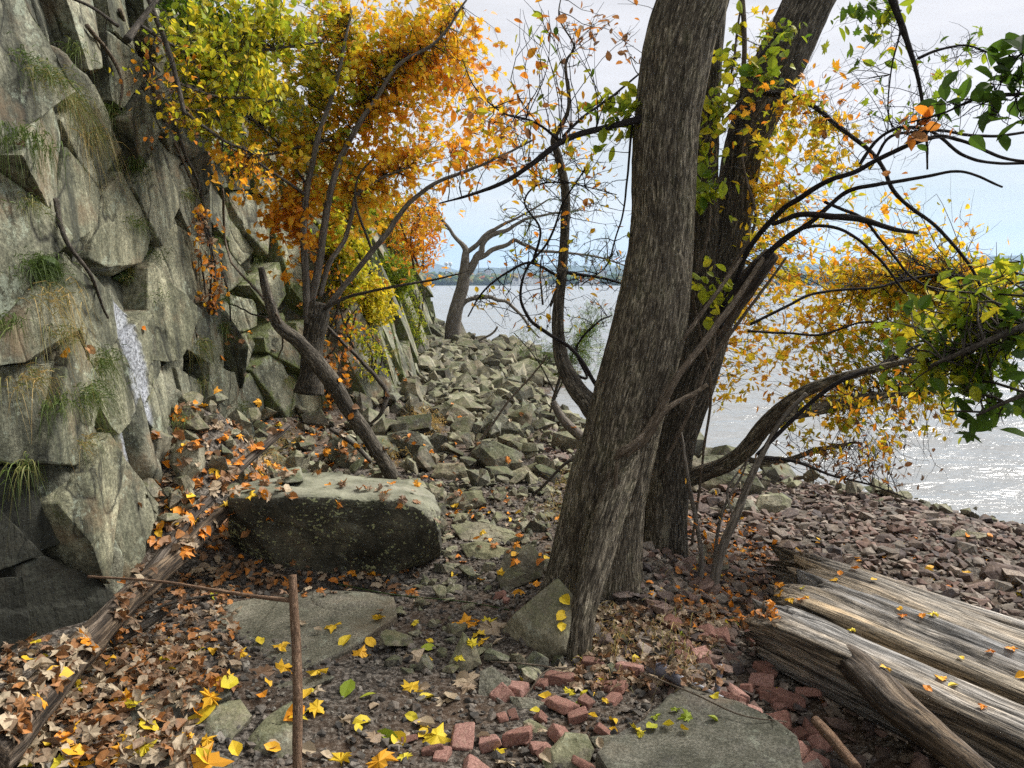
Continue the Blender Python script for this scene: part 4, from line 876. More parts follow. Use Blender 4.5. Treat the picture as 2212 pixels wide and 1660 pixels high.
for k, pth in enumerate([
    [(1545, 700, 4.2, 18), (1600, 600, 4.1, 16), (1640, 510, 4.0, 16), (1690, 450, 3.9, 16), (1740, 418, 3.8, 16), (1800, 385, 3.7, 14), (1852, 366, 3.65, 14), (1910, 335, 3.6, 13), (1980, 305, 3.5, 12), (2050, 300, 3.45, 10), (2130, 320, 3.4, 9), (2230, 348, 3.4, 8)],
    [(1550, 720, 4.1, 16), (1620, 600, 3.95, 15), (1680, 530, 3.85, 15), (1760, 470, 3.75, 14), (1830, 418, 3.7, 13), (1900, 400, 3.6, 12), (1980, 385, 3.55, 10), (2060, 370, 3.5, 8), (2110, 380, 3.5, 7), (2165, 402, 3.5, 6)],
    [(1640, 195, 4.2, 18), (1700, 205, 4.15, 15), (1760, 232, 4.1, 14), (1820, 280, 4.0, 13), (1880, 335, 3.95, 12), (1920, 400, 3.9, 12), (1970, 455, 3.9, 11), (2030, 500, 3.9, 10), (2080, 550, 3.9, 9), (2130, 620, 3.9, 8), (2200, 690, 3.9, 5)],
    [(1660, 480, 3.8, 12), (1720, 462, 3.7, 16), (1800, 470, 3.6, 19), (1860, 478, 3.55, 18), (1920, 492, 3.5, 14), (1985, 500, 3.5, 8)],
    [(1860, 360, 3.7, 10), (1900, 300, 3.7, 9), (1950, 270, 3.65, 9), (2010, 275, 3.6, 9), (2080, 330, 3.5, 9), (2150, 350, 3.5, 8), (2230, 352, 3.5, 8)],
    [(1560, 660, 4.0, 12), (1640, 560, 3.9, 11), (1730, 500, 3.85, 10), (1820, 500, 3.8, 9), (1900, 560, 3.8, 8), (1960, 640, 3.8, 6)],
    [(1870, 365, 3.7, 9), (1920, 300, 3.7, 8), (2000, 290, 3.7, 8), (2100, 285, 3.7, 8), (2230, 280, 3.7, 7)],
    [(1780, 440, 3.8, 9), (1850, 470, 3.8, 9), (1900, 530, 3.8, 8), (1970, 600, 3.8, 7), (2060, 650, 3.8, 5)],
    [(1690, 60, 4.3, 12), (1640, 130, 4.2, 9), (1600, 210, 4.1, 8), (1560, 250, 4.0, 6)],
    [(1620, 700, 4.1, 9), (1760, 640, 4.1, 8), (1880, 620, 4.1, 7), (2000, 590, 4.1, 6), (2120, 600, 4.1, 4)],
    [(1622, 720, 4.1, 8), (1740, 720, 4.1, 7), (1860, 700, 4.1, 6), (1960, 720, 4.1, 5)]]):
    T3.limb([(a, b, c, w * .72) for a, b, c, w in pth], 'twig_dark', sides=8, step=.02, lump=.2, kink=.035, seed=40 + k)
for k, pth in enumerate([[(1925, -30, 3.3, 17), (1940, 20, 3.3, 15), (1962, 90, 3.3, 12), (1985, 180, 3.3, 8), (1996, 280, 3.3, 6), (2000, 370, 3.3, 4)],
    [(1938, 0, 3.35, 5), (1945, 60, 3.3, 4), (1920, 170, 3.3, 3), (1925, 270, 3.3, 3), (1985, 300, 3.3, 3), (2050, 300, 3.3, 2)],
    [(1985, 130, 3.3, 6), (2030, 110, 3.3, 5), (2090, 100, 3.3, 4), (2150, 120, 3.3, 3)]]):
    T3.limb(pth, 'twig_dark', name='hanging_branch', sides=6, step=.02, lump=.2, kink=.012, seed=60 + k)
# yellow-orange leaves over the water, larger green ones at the right edge
grow(T3, [(1760, 620, 5.0, 190, 108, .7, 122, 5, 0.043, 0.31, 0.62), (1980, 620, 4.8, 246, 84, .7, 187, 8, 0.047, 0.27, 0.54), (1850, 520, 4.8, 246, 132, .7, 122, 4, 0.043, 0.29, 0.66), (1690, 730, 4.8, 145, 156, .6, 90, 6, 0.043, 0.35, 0.62), (1950, 760, 4.4, 224, 132, .6, 129, 5, 0.043, 0.19, 0.49),
          (1860, 900, 4.2, 224, 96, .5, 80, 4, 0.043, 0.25, 0.59), (1720, 330, 4.3, 123, 144, .5, 60, 6, 0.047, 0.25, 0.56), (1640, 420, 4.4, 78, 132, .4, 40, 5, 0.043, 0.27, 0.54), (1900, 1000, 3.9, 160, 50, .3, 28, 1, .035, .75, .95),
          (1780, 250, 3.9, 260, 150, .5, 130, 0, .04, .5, .8), (2000, 180, 3.5, 180, 120, .3, 70, 0, .04, .1, .3), (1700, 60, 4, 70, 60, .3, 8, 2, .05, .1, .3), (1860, 60, 3.6, 50, 60, .2, 9, 5, 0.060, .05, .3), (1620, 100, 4.6, 70, 90, .4, 26, 3, .05, 0.22, 0.60)],
     'twig_dark', [MAPLE, OVAL, NARROW], seed=33, ind=200, twr=.0022)
T3b = Tree('broad_leaved_bough', at(2150, 760, 2.6), 'bough of large dark green leaves hanging in at the right edge', 'branch')
T3b.limb([(2360, 640, 2.5, 20), (2240, 690, 2.55, 14), (2120, 740, 2.6, 11), (2010, 790, 2.7, 6)], 'twig', sides=8, step=.02, kink=.01, seed=71)
T3b.limb([(2330, 820, 2.4, 14), (2200, 860, 2.5, 9), (2110, 900, 2.55, 5)], 'twig', sides=8, step=.02, kink=.01, seed=72)
grow(T3b, [(2120, 720, 2.9, 170, 90, .35, 34, 4, .062, .04, .30), (2140, 620, 3.0, 120, 50, .3, 20, 4, .058, .14, .38), (1990, 790, 3.0, 130, 60, .3, 22, 4, .060, .06, .32), (2140, 870, 2.75, 80, 70, .2, 9, 4, .070, .03, .16), (2060, 680, 3.2, 160, 70, .3, 26, 4, .055, .2, .42)], 'twig', [OVAL, MAPLE, oval(.27)], seed=35, ind=150)
T3c = Tree('dark_leaved_sprig', at(2100, 230, 2.9), 'sprig of dark oval leaves against the grey sky at the upper right', 'branch')
T3c.limb([(2380, 160, 2.8, 12), (2230, 200, 2.85, 8), (2110, 215, 2.9, 5), (2040, 245, 2.95, 4), (1960, 265, 3, 3)], 'twig_dark', sides=6, step=.02, kink=.01, seed=73)
T3c.limb([(2300, 60, 2.8, 8), (2230, 100, 2.85, 5), (2170, 150, 2.9, 3)], 'twig_dark', sides=6, step=.02, kink=.01, seed=74)
grow(T3c, [(2060, 220, 2.95, 90, 60, .15, 8, 2, .075, .0, .1), (2190, 110, 2.85, 60, 40, .15, 6, 2, .08, .0, .1), (2180, 260, 2.85, 70, 40, .15, 6, 2, .08, .0, .1), (1970, 280, 3.0, 50, 30, .1, 4, 2, .06, .7, .9)], 'twig_dark', [oval(.25), OVAL], seed=36, ind=60)

# vine leaves (yellow green, rounded) climbing the twin trunk
T4 = Tree('climbing_vine', at(1530, 900, 4.2), 'vine with round yellow green leaves climbing the twin trunks', 'vine')
for k, pth in enumerate([[(1500, 1180, 4.2, 7), (1520, 1000, 4.2, 6), (1540, 820, 4.15, 7), (1500, 640, 4.1, 7), (1535, 480, 4.1, 6), (1520, 320, 4.1, 6), (1580, 180, 4.1, 5), (1600, 20, 4.1, 5)],
    [(1480, 900, 4.1, 8), (1530, 780, 4.1, 8), (1560, 620, 4.1, 7), (1630, 480, 4.1, 6), (1600, 330, 4.1, 5), (1640, 220, 4.1, 4)],
    [(1605, -20, 4.1, 12), (1606, 60, 4.1, 11), (1604, 150, 4.1, 10), (1590, 260, 4.1, 7)],
    [(1440, 1000, 3.9, 8), (1500, 860, 3.9, 8), (1545, 760, 3.95, 8), (1640, 640, 4.0, 7), (1700, 560, 4.0, 5)]]):
    T4.limb(pth, 'vine', 'stem', sides=6, step=.02, kink=.02, seed=80 + k)
grow(T4, [(1540, 260, 4.0, 60, 100, .15, 16, 3, .055, .2, .36), (1530, 420, 4.0, 45, 70, .12, 10, 2, .075, .17, .26), (1600, 140, 4.1, 70, 90, .2, 14, 3, .055, .2, .38), (1540, 620, 4.0, 40, 90, .12, 10, 2, .055, .22, .32), (1700, 130, 3.9, 50, 40, .1, 8, 3, .07, .15, .28)], 'twig', [oval(.42), OVAL], seed=37, ind=100, twr=.003)

# shrub stems right of the trunks
T5 = Tree('bare_stemmed_shrub', G(1530, 1300), 'bare shrub stems rising beside the twin trunk at the beach', 'shrub')
for k, pth in enumerate([[(1525, 1325, 3.75, 30), (1540, 1262, 3.75, 26), (1556, 1190, 3.75, 20), (1590, 1110, 3.72, 18), (1622, 1030, 3.7, 15), (1650, 970, 3.7, 12), (1690, 900, 3.7, 10), (1740, 850, 3.7, 9)],
    [(1510, 1290, 3.8, 14), (1512, 1200, 3.85, 11), (1500, 1120, 3.9, 10), (1488, 1060, 3.9, 9), (1470, 930, 3.9, 6)],
    [(1540, 1250, 3.75, 12), (1545, 1180, 3.8, 9), (1562, 1100, 3.85, 7), (1600, 1030, 3.9, 5), (1615, 990, 3.9, 4)],
    [(1558, 1180, 3.75, 8), (1580, 1120, 3.8, 6), (1570, 1060, 3.85, 5), (1610, 1000, 3.9, 3)],
    [(1640, 990, 3.7, 10), (1720, 1000, 3.7, 8), (1800, 1030, 3.7, 5), (1880, 1050, 3.7, 4), (1960, 1080, 3.7, 3)],
    [(1640, 985, 3.7, 9), (1740, 880, 3.65, 9), (1820, 820, 3.6, 10), (1900, 790, 3.6, 9), (1990, 745, 3.6, 6)]]):
    T5.limb(pth, 'smooth' if k < 4 else 'twig_dark', 'stem', sides=10, step=.015, lump=.2, kink=.012, seed=90 + k)
grow(T5, [(1560, 1100, 3.85, 70, 90, .25, 22, 0, .04, .5, .8), (1800, 1000, 3.8, 160, 60, .3, 36, 1, .03, .75, .95), (1880, 900, 3.7, 140, 60, .3, 30, 3, .045, .3, .7)], 'twig_dark', [NARROW], seed=38, ind=40, twr=.0025)

# roots, rotten stump and dry stalks at the trunk foot
for k, (pth, mt, lb) in enumerate([([(1390, 1262, 3.95, 34), (1420, 1290, 3.8, 42), (1465, 1340, 3.65, 44), (1490, 1390, 3.5, 26)], 'deadwood', 'thick pale root running out from the twin trunk'),
    ([(1400, 1320, 3.7, 20), (1350, 1345, 3.6, 18), (1300, 1368, 3.5, 10), (1255, 1380, 3.45, 6)], 'vine', 'pale root reaching left from the thick trunk foot'),
    ([(1548, 1345, 3.55, 12), (1530, 1390, 3.45, 13), (1535, 1430, 3.3, 9), (1560, 1450, 3.25, 6)], 'vine', 'short crooked root among the bricks'),
    ([(1380, 1300, 3.75, 14), (1400, 1350, 3.6, 10), (1420, 1400, 3.5, 6)], 'vine', 'thin root dropping between the trunks'),
    ([(1560, 1340, 3.7, 24), (1500, 1320, 3.8, 20), (1470, 1260, 3.95, 24)], 'bark', 'dark root linking shrub and twin trunk')]):
    P, rd = px(pth); c = P.mean(0); g = Geo(); tube(g, P, rd, 16, .012, lump=.35, seed=100 + k, kink=.01); tag(g.build('root', MAT[mt], origin=c), lb, 'root')

# --- maple with several stems growing from a cut stump beside the cliff
d = 6.5
T6 = Tree('coppiced_maple', G(675, 830), 'small maple with orange yellow leaves sprouting from a dark cut stump')
T6.limb([(668, 850, d, 60), (672, 800, d, 44), (674, 740, d, 44), (682, 690, d, 52), (690, 655, d, 44)], 'bark_dark', 'stump', sides=28, step=.02, lump=.25, seed=14)
for k, pth in enumerate([
    [(662, 700, d - .05, 18), (657, 600, d - .05, 16), (657, 500, d - .1, 14), (662, 410, d - .1, 13), (683, 310, d - .2, 11), (715, 220, d - .2, 9), (735, 130, d - .3, 7), (760, 20, d - .3, 5)],
    [(672, 650, d, 17), (690, 560, d, 16), (706, 470, d, 15), (722, 390, d, 14), (748, 310, d, 12), (800, 230, d, 10), (860, 150, d, 8), (950, 80, d - .1, 6), (1010, 0, d - .1, 4)],
    [(700, 680, d, 15), (740, 620, d, 13), (800, 550, d, 12), (835, 505, d, 12), (855, 470, d, 11), (890, 430, d, 10), (960, 385, d, 8), (1060, 345, d, 6), (1160, 300, d, 4)],
    [(690, 640, d + .1, 12), (708, 570, d + .1, 11), (740, 520, d + .2, 10), (762, 450, d + .2, 9), (770, 420, d + .2, 8), (810, 390, d + .2, 6), (900, 360, d + .2, 4)],
    [(700, 670, d - .05, 8), (760, 640, d - .1, 7), (850, 622, d - .2, 6), (920, 608, d - .2, 5), (990, 590, d - .3, 3), (1020, 580, d - .3, 2)],
    [(722, 300, d, 7), (600, 330, d - .3, 5), (520, 330, d - .6, 4)], [(800, 545, d, 6), (770, 440, d, 5), (775, 380, d, 4), (810, 340, d, 3)],
    [(660, 420, d - .1, 7), (600, 380, d - .6, 6), (520, 330, d - 1, 5), (430, 290, d - 1.3, 3)], [(665, 400, d, 6), (590, 300, d - .3, 5), (500, 230, d - .7, 4), (400, 190, d - 1, 3)]]):
    T6.limb(pth, 'smooth' if k < 4 else 'twig', sides=9, step=.03, lump=.12, kink=.02, seed=110 + k)
Y0, Y1, O1 = .33, .47, .66
grow(T6, [(620, 150, 6.65, 204, 156, 0.77, 144, 6, 0.057, 0.23, 0.42), (760, 110, 7.05, 217, 144, 0.88, 168, 7, 0.059, 0.33, 0.55), (900, 200, 7.25, 204, 156, 0.88, 180, 7, 0.061, 0.43, 0.65), (860, 60, 7.05, 192, 84, 0.66, 65, 6, 0.059, 0.33, 0.63), (620, 320, 6.65, 169, 84, 0.66, 77, 6, 0.055, 0.33, 0.57), (800, 330, 7.05, 181, 108, 0.77, 101, 6, 0.061, 0.39, 0.63),
          (620, 480, 6.55, 90, 60, 0.44, 53, 6, 0.059, 0.52, 0.65), (600, 420, 6.45, 84, 48, 0.44, 24, 5, 0.057, 0.47, 0.63), (780, 440, 7.05, 132, 71, 0.55, 48, 6, 0.059, 0.41, 0.61), (1000, 330, 6.85, 156, 84, 0.55, 29, 3, 0.061, 0.51, 0.71), (940, 460, 6.85, 84, 71, 0.44, 17, 3, 0.061, 0.47, 0.63), (1040, 210, 6.85, 120, 71, 0.44, 24, 3, 0.061, 0.53, 0.73), (490, 120, 6.05, 144, 120, 0.55, 65, 5, 0.049, 0.20, 0.39), (640, 580, 6.65, 60, 48, 0.33, 9, 3, 0.061, 0.52, 0.65), (900, 600, 6.65, 108, 48, 0.33, 4, 3, 0.061, 0.53, 0.63), (740, 230, 6.95, 313, 204, 0.88, 65, 3, 0.061, 0.20, 0.31)],
     'twig_dark', [MAPLE, MAPLE, OVAL], seed=39, ind=300, twr=.0026)

# thin trees and shrubs on the cliff
T7 = Tree('slender_cliff_sapling', at(330, 80, 4.4), 'slender sapling with small yellow leaves on the upper cliff', 'sapling')
for k, pth in enumerate([[(400, 245, 4.4, 9), (369, 126, 4.4, 10), (325, 0, 4.4, 10), (300, -60, 4.4, 9)], [(270, 90, 4.2, 16), (300, 50, 4.3, 12), (340, 0, 4.4, 9)], [(400, 240, 4.5, 7), (480, 300, 4.9, 6), (560, 340, 5.2, 4)], [(300, 60, 4.3, 7), (420, 120, 4.8, 6), (560, 110, 5.2, 5), (700, 90, 5.5, 3)], [(380, 180, 4.4, 5), (470, 210, 4.8, 5), (600, 220, 5.2, 3)], [(260, 60, 4.2, 8), (200, 20, 4.1, 6), (100, -20, 4.0, 5)]]):
    T7.limb(pth, 'twig', 'stem', sides=7, step=.02, kink=.02, seed=130 + k)
grow(T7, [(440, 110, 4.9, 150, 90, .5, 90, 5, .045, .22, .40), (420, 250, 4.9, 80, 60, .4, 40, 4, .045, .24, .42), (500, 180, 5.1, 110, 110, .5, 80, 6, .05, .22, .42), (360, 200, 4.5, 110, 130, .3, 60, 1, .035, .25, .9), (520, 380, 5.3, 90, 60, .4, 50, 2, .045, .4, .66), (540, 30, 5.2, 130, 60, .5, 80, 6, .05, .2, .4)], 'twig', [oval(.38), OVAL], seed=41, ind=120, twr=.003)

def on_cliff(X, Y, out=.05):
    s, z = cliffhit(X, Y); i = int(np.argmin(np.abs(s_ - s))); col_ = Vc.reshape(NS, NZ, 3)[i]; j = int(np.argmin(np.abs(col_[:, 2] - z))); return col_[j] + np.array([out, -.02, 0])
bv = BVHTree.FromPolygons(BV, BF)
def hit(X, Y, lift=0.):
    r = Vector(ray(X, Y)).normalized(); loc, nrm, _, dist = bv.ray_cast(Vector(CAM), r)
    if loc is None: return None
    if nrm.dot(r) > 0: nrm = -nrm
    return np.array(loc) + np.array(nrm) * lift, np.array(nrm)

def shrub(X, Y, rx, ry, n, per, ls, t0, t1, label, leafset, grp=None, depth=.5, tw='twig', d=None):
    h = hit(X, Y + ry * .4); b = h[0] if h else at(X, Y, 9)
    dd_ = b[1] - .15 if d is None else d
    if d: b = at(X, Y + ry, d)
    T = Tree('cliff_shrub', b, label, 'shrub', grp)
    for k in range(3):
        T.limb([(X + R.uniform(-.2, .2) * rx, Y + ry, dd_, 5), (X + R.uniform(-.5, .5) * rx, Y, dd_, 4), (X + R.uniform(-.8, .8) * rx, Y - ry * .8, dd_, 2)], tw, 'stem', sides=5, step=.05, kink=.02, seed=200 + k + int(X))
    grow(T, [(X, Y, dd_, rx, ry, depth, n, per, ls, t0, t1)], tw, leafset, seed=int(X * 7 + Y), ind=30, twr=.003)
shrub(745, 560, 65, 110, 150, 10, .06, .24, .40, 'yellow leaved shrub spreading behind the maple stems', [OVAL, MAPLE])
shrub(800, 650, 65, 70, 150, 9, .055, .30, .42, 'yellow vine leaves on the middle of the far cliff', [OVAL])
shrub(835, 480, 75, 70, 190, 10, .07, .30, .50, 'golden shrub crowning the middle cliff', [OVAL])
shrub(850, 600, 55, 55, 260, 12, .07, .12, .30, 'mossy green shrub draped over the cliff edge before the river', [COMP, NARROW])
shrub(865, 555, 70, 45, 200, 9, .07, .16, .42, 'green and brown scrub on top of the far cliff', [COMP, NARROW])
shrub(900, 500, 75, 80, 130, 5, .06, .5, .72, 'bare reddish brown scrub above the far cliff', [NARROW])
shrub(800, 760, 60, 60, 60, 5, .05, .18, .40, 'thin green shrub low on the far cliff', [OVAL, NARROW])
shrub(890, 690, 40, 80, 90, 6, .06, .14, .34, 'small green plants in the cracks of the far cliff', [NARROW, COMP])
shrub(740, 450, 100, 90, 150, 10, .06, .16, .34, 'light green shrub behind the maple', [OVAL])
shrub(440, 40, 120, 60, 90, 7, .05, .08, .26, 'green leaves over the upper cliff edge', [OVAL], d=5.4)
shrub(470, 160, 70, 70, 80, 6, .05, .03, .18, 'dark green creeper on the upper cliff', [OVAL, NARROW], d=5.6)
shrub(520, 330, 60, 50, 60, 8, .05, .06, .24, 'green creeper below the maple crown', [OVAL])
shrub(560, 200, 60, 70, 70, 8, .05, .1, .3, 'green shrub in the cliff notch', [OVAL])
shrub(760, 700, 40, 50, 24, 3, .05, .2, .75, 'sparse twigs with round leaves beside the stump', [oval(.4)])
shrub(700, 640, 120, 90, 50, 2, .05, .5, .9, 'thin brown twigs across the alcove', [OVAL])
shrub(720, 800, 60, 70, 40, 4, .055, .6, .98, 'dry leafy twigs at the alcove foot', [MAPLE])
shrub(455, 560, 40, 120, 40, 3, .045, .5, .98, 'dry brown creeper hanging on the near cliff', [OVAL], depth=.15)
shrub(1180, 600, 60, 60, 1, 0, .05, .2, .3, 'single green twig before the river', [NARROW], d=7)
T8 = Tree('feathery_sapling', at(1230, 800, 7.5), 'feathery sapling with fine green leaves behind the left stem', 'sapling')
T8.limb([(1190, 890, 7.4, 5), (1215, 820, 7.5, 4), (1250, 740, 7.5, 3), (1290, 690, 7.5, 2)], 'twig', 'stem', sides=5, kink=.02, seed=150)
T8.limb([(1205, 860, 7.4, 4), (1160, 780, 7.5, 3), (1110, 720, 7.5, 2)], 'twig', 'stem', sides=5, kink=.02, seed=151)
T8.limb([(1005, 995, 7.2, 6), (1090, 880, 7.3, 5), (1160, 800, 7.4, 4), (1180, 770, 7.4, 3)], 'vine', 'stem', sides=5, kink=.02, seed=152)
grow(T8, [(1250, 760, 7.5, 70, 60, .4, 60, 5, .10, .05, .22), (1170, 740, 7.5, 60, 50, .3, 30, 2, .08, .06, .2), (1290, 700, 7.5, 60, 60, .3, 30, 3, .08, .05, .2)], 'twig', [COMP], seed=43, ind=60, twr=.003)

# --- lone tree at the far end of the cliff
d = 20.5
T9 = Tree('lone_shore_tree', G(975, 768), 'lone grey forked tree at the far end of the cliff by the river')
for k, pth in enumerate([
    [(970, 785, d, 60), (976, 755, d, 40), (980, 700, d, 33), (990, 650, d, 28), (1001, 600, d, 25), (1005, 560, d, 18), (1006, 540, d, 14), (996, 525, d, 10), (982, 508, d, 8), (960, 482, d, 6), (945, 460, d, 4)],
    [(1003, 600, d, 20), (1016, 578, d, 18), (1029, 556, d, 16), (1040, 545, d, 13), (1042, 525, d, 12), (1062, 507, d, 11), (1095, 497, d, 9), (1120, 482, d, 7), (1180, 462, d, 5), (1250, 455, d, 3)],
    [(1005, 545, d, 11), (1027, 531, d, 10), (1052, 508, d, 8), (1084, 488, d, 7), (1120, 470, d, 5), (1190, 430, d, 3)],
    [(1027, 560, d, 12), (1045, 553, d, 11), (1064, 540, d, 10), (1095, 530, d, 9), (1112, 520, d, 8), (1140, 532, d, 7), (1170, 543, d, 7), (1230, 546, d, 5), (1300, 556, d, 4), (1350, 575, d, 3)],
    [(994, 668, d, 10), (1012, 650, d, 10), (1052, 641, d, 9), (1074, 650, d, 8), (1095, 656, d, 7), (1130, 686, d, 6), (1140, 700, d, 5), (1165, 730, d, 3)]]):
    T9.limb(pth, 'smooth', 'trunk' if k == 0 else 'branch', sides=10, step=.08, lump=.12, kink=.04, seed=160 + k)
grow(T9, [(1200, 470, d, 130, 70, 2., 60, 2, .14, .04, .14), (900, 460, d, 60, 60, 2, 40, 2, .14, .04, .5), (1290, 560, d, 80, 40, 2, 30, 2, .14, .04, .16)], 'twig', [COMP], seed=44, ind=30, twr=.012)

# --- dead log leaning on the cliff, fallen branches
def rest_on(path, sink=.25):
    out = []
    for X, Y, d, w in path:
        p = G(X, Y + w * .5 * (1 - sink)); out.append((X, Y, min(d, p[1] - .035), w))
    return out
def log(path, name, label, mat, cat='log', sides=28, step=.012, parts=None, **k):
    P, rd = px(path); c = P.mean(0); g = Geo(); tube(g, P, rd, sides, step, **k); o = g.build(name, MAT[mat], origin=c); tag(o, label, cat); V = g.V[0]; Q = g.Q[0]; solid(V, Q); return o
log([(568, 580, 5.55, 12), (598, 688, 5.6, 24), (650, 740, 5.65, 30), (705, 805, 5.7, 34), (750, 880, 5.75, 33), (800, 955, 5.8, 30), (846, 1034, 5.85, 30)], 'dead_log', 'dark dead log leaning from the rubble up to the cliff', 'bark_dark', ridge=.004, rfreq=40, lump=.14, seed=15, kink=.02)
log(rest_on([(-40, 1640, 2.35, 122), (60, 1530, 2.6, 92), (180, 1400, 2.95, 66), (310, 1268, 3.35, 48), (400, 1190, 3.7, 36), (470, 1120, 4.0, 30), (542, 1040, 4.35, 26)], -1.0), 'fallen_branch', 'thick peeling dead branch lying up the leaf bank at lower left', 'deadwood', 'branch', ridge=.004, rfreq=50, lump=.12, seed=16, kink=.012)
log(rest_on([(300, 1262, 3.42, 26), (360, 1185, 3.6, 22), (430, 1100, 3.9, 21), (520, 1010, 4.2, 19), (622, 920, 4.5, 14)], -1.2), 'fallen_branch', 'thinner pale dead branch reaching highest on the leaf bank', 'deadwood', 'branch', sides=18, lump=.15, seed=17, kink=.01)
log(rest_on([(240, 1390, 3.0, 22), (330, 1340, 3.15, 18), (375, 1300, 3.25, 20), (385, 1280, 3.3, 12)]), 'fallen_branch', 'short forked stick below the thick dead branch', 'twig', 'branch', sides=10, lump=.2, seed=18)
log(rest_on([(300, 1330, 3.1, 5), (380, 1300, 3.2, 7), (470, 1285, 3.3, 5)], -2), 'stick', 'thin dark twig lying across the leaves', 'twig', 'stick', sides=6, seed=19)
log([(715, 930, 6.4, 9), (760, 960, 6.3, 10), (800, 1000, 6.2, 8)], 'stick', 'brown stick crossing under the dead log', 'twig', 'stick', sides=8, kink=.02, seed=20)
log([(690, 690, 7.5, 6), (760, 760, 7.3, 8), (815, 820, 7.2, 10), (835, 850, 7.1, 12), (825, 890, 7.0, 9), (800, 915, 7.0, 6)], 'hooked_branch', 'grey hooked branch hanging on the far cliff', 'twig', 'branch', sides=8, kink=.02, seed=21)
for k, (pth, lb) in enumerate([([(940, 722, 23, 14), (990, 748, 21, 14), (1040, 758, 20, 12), (1078, 762, 19.5, 10)], 'bleached log behind the lone shore tree, left one'), ([(985, 730, 22, 8), (1040, 742, 21, 12), (1076, 756, 20, 14)], 'bleached log beside the lone shore tree, right one'), ([(1010, 748, 21, 5), (1060, 722, 21, 5), (1075, 705, 21, 4)], 'thin upright driftwood stick by the lone shore tree')]):
    log(pth, 'driftwood_log', lb, 'smooth', sides=12, step=.06, lump=.15, kink=.04, seed=22 + k)
log([(1485, 1072, 6.2, 18), (1560, 1090, 6.1, 20), (1620, 1098, 6.1, 13), (1720, 1102, 6.1, 12), (1740, 1104, 6.1, 10)], 'driftwood_log', 'long thin log lying along the beach behind the trunks, farther one', 'bark', sides=14, lump=.15, kink=.015, seed=26)
log([(1485, 1098, 5.6, 20), (1550, 1106, 5.55, 18), (1640, 1112, 5.5, 14)], 'driftwood_log', 'log lying along the beach behind the trunks, nearer one', 'bark', sides=14, lump=.12, seed=27)
log([(1090, 1140, 6, 5), (1160, 1070, 5.8, 6), (1215, 1010, 5.8, 7), (1255, 985, 5.8, 10)], 'stick', 'crooked twig rising left of the thick trunk', 'twig', 'stick', sides=7, kink=.03, seed=28)
log([(1195, 870, 7.3, 16), (1215, 905, 7.2, 20), (1245, 935, 7.1, 22), (1275, 960, 7.0, 22)], 'curved_branch', 'smooth curved branch behind the thick trunk at the cove', 'smooth', 'branch', sides=10, seed=29)
log([(1195, 870, 7.3, 8), (1210, 820, 7.3, 7), (1225, 760, 7.3, 5)], 'stick', 'upright twig standing in front of the cove water', 'twig', 'stick', sides=6, kink=.02, seed=30)

# cane in the near foreground
T10 = Tree('bent_cane', at(640, 1700, 1.65), 'upright reddish cane in the near foreground with one side shoot', 'stem')
T10.limb([(646, 1780, 1.6, 25), (642, 1660, 1.62, 22), (643, 1500, 1.66, 22), (640, 1400, 1.7, 21), (634, 1300, 1.72, 19), (632, 1242, 1.74, 17)], 'cane', 'stem', sides=20, step=.006, lump=.12, seed=31)
T10.limb([(632, 1298, 1.72, 11), (560, 1290, 1.76, 9), (460, 1275, 1.82, 8), (340, 1256, 1.9, 6), (190, 1246, 2.0, 5)], 'cane', 'side_shoot', sides=10, step=.01, lump=.1, seed=32)

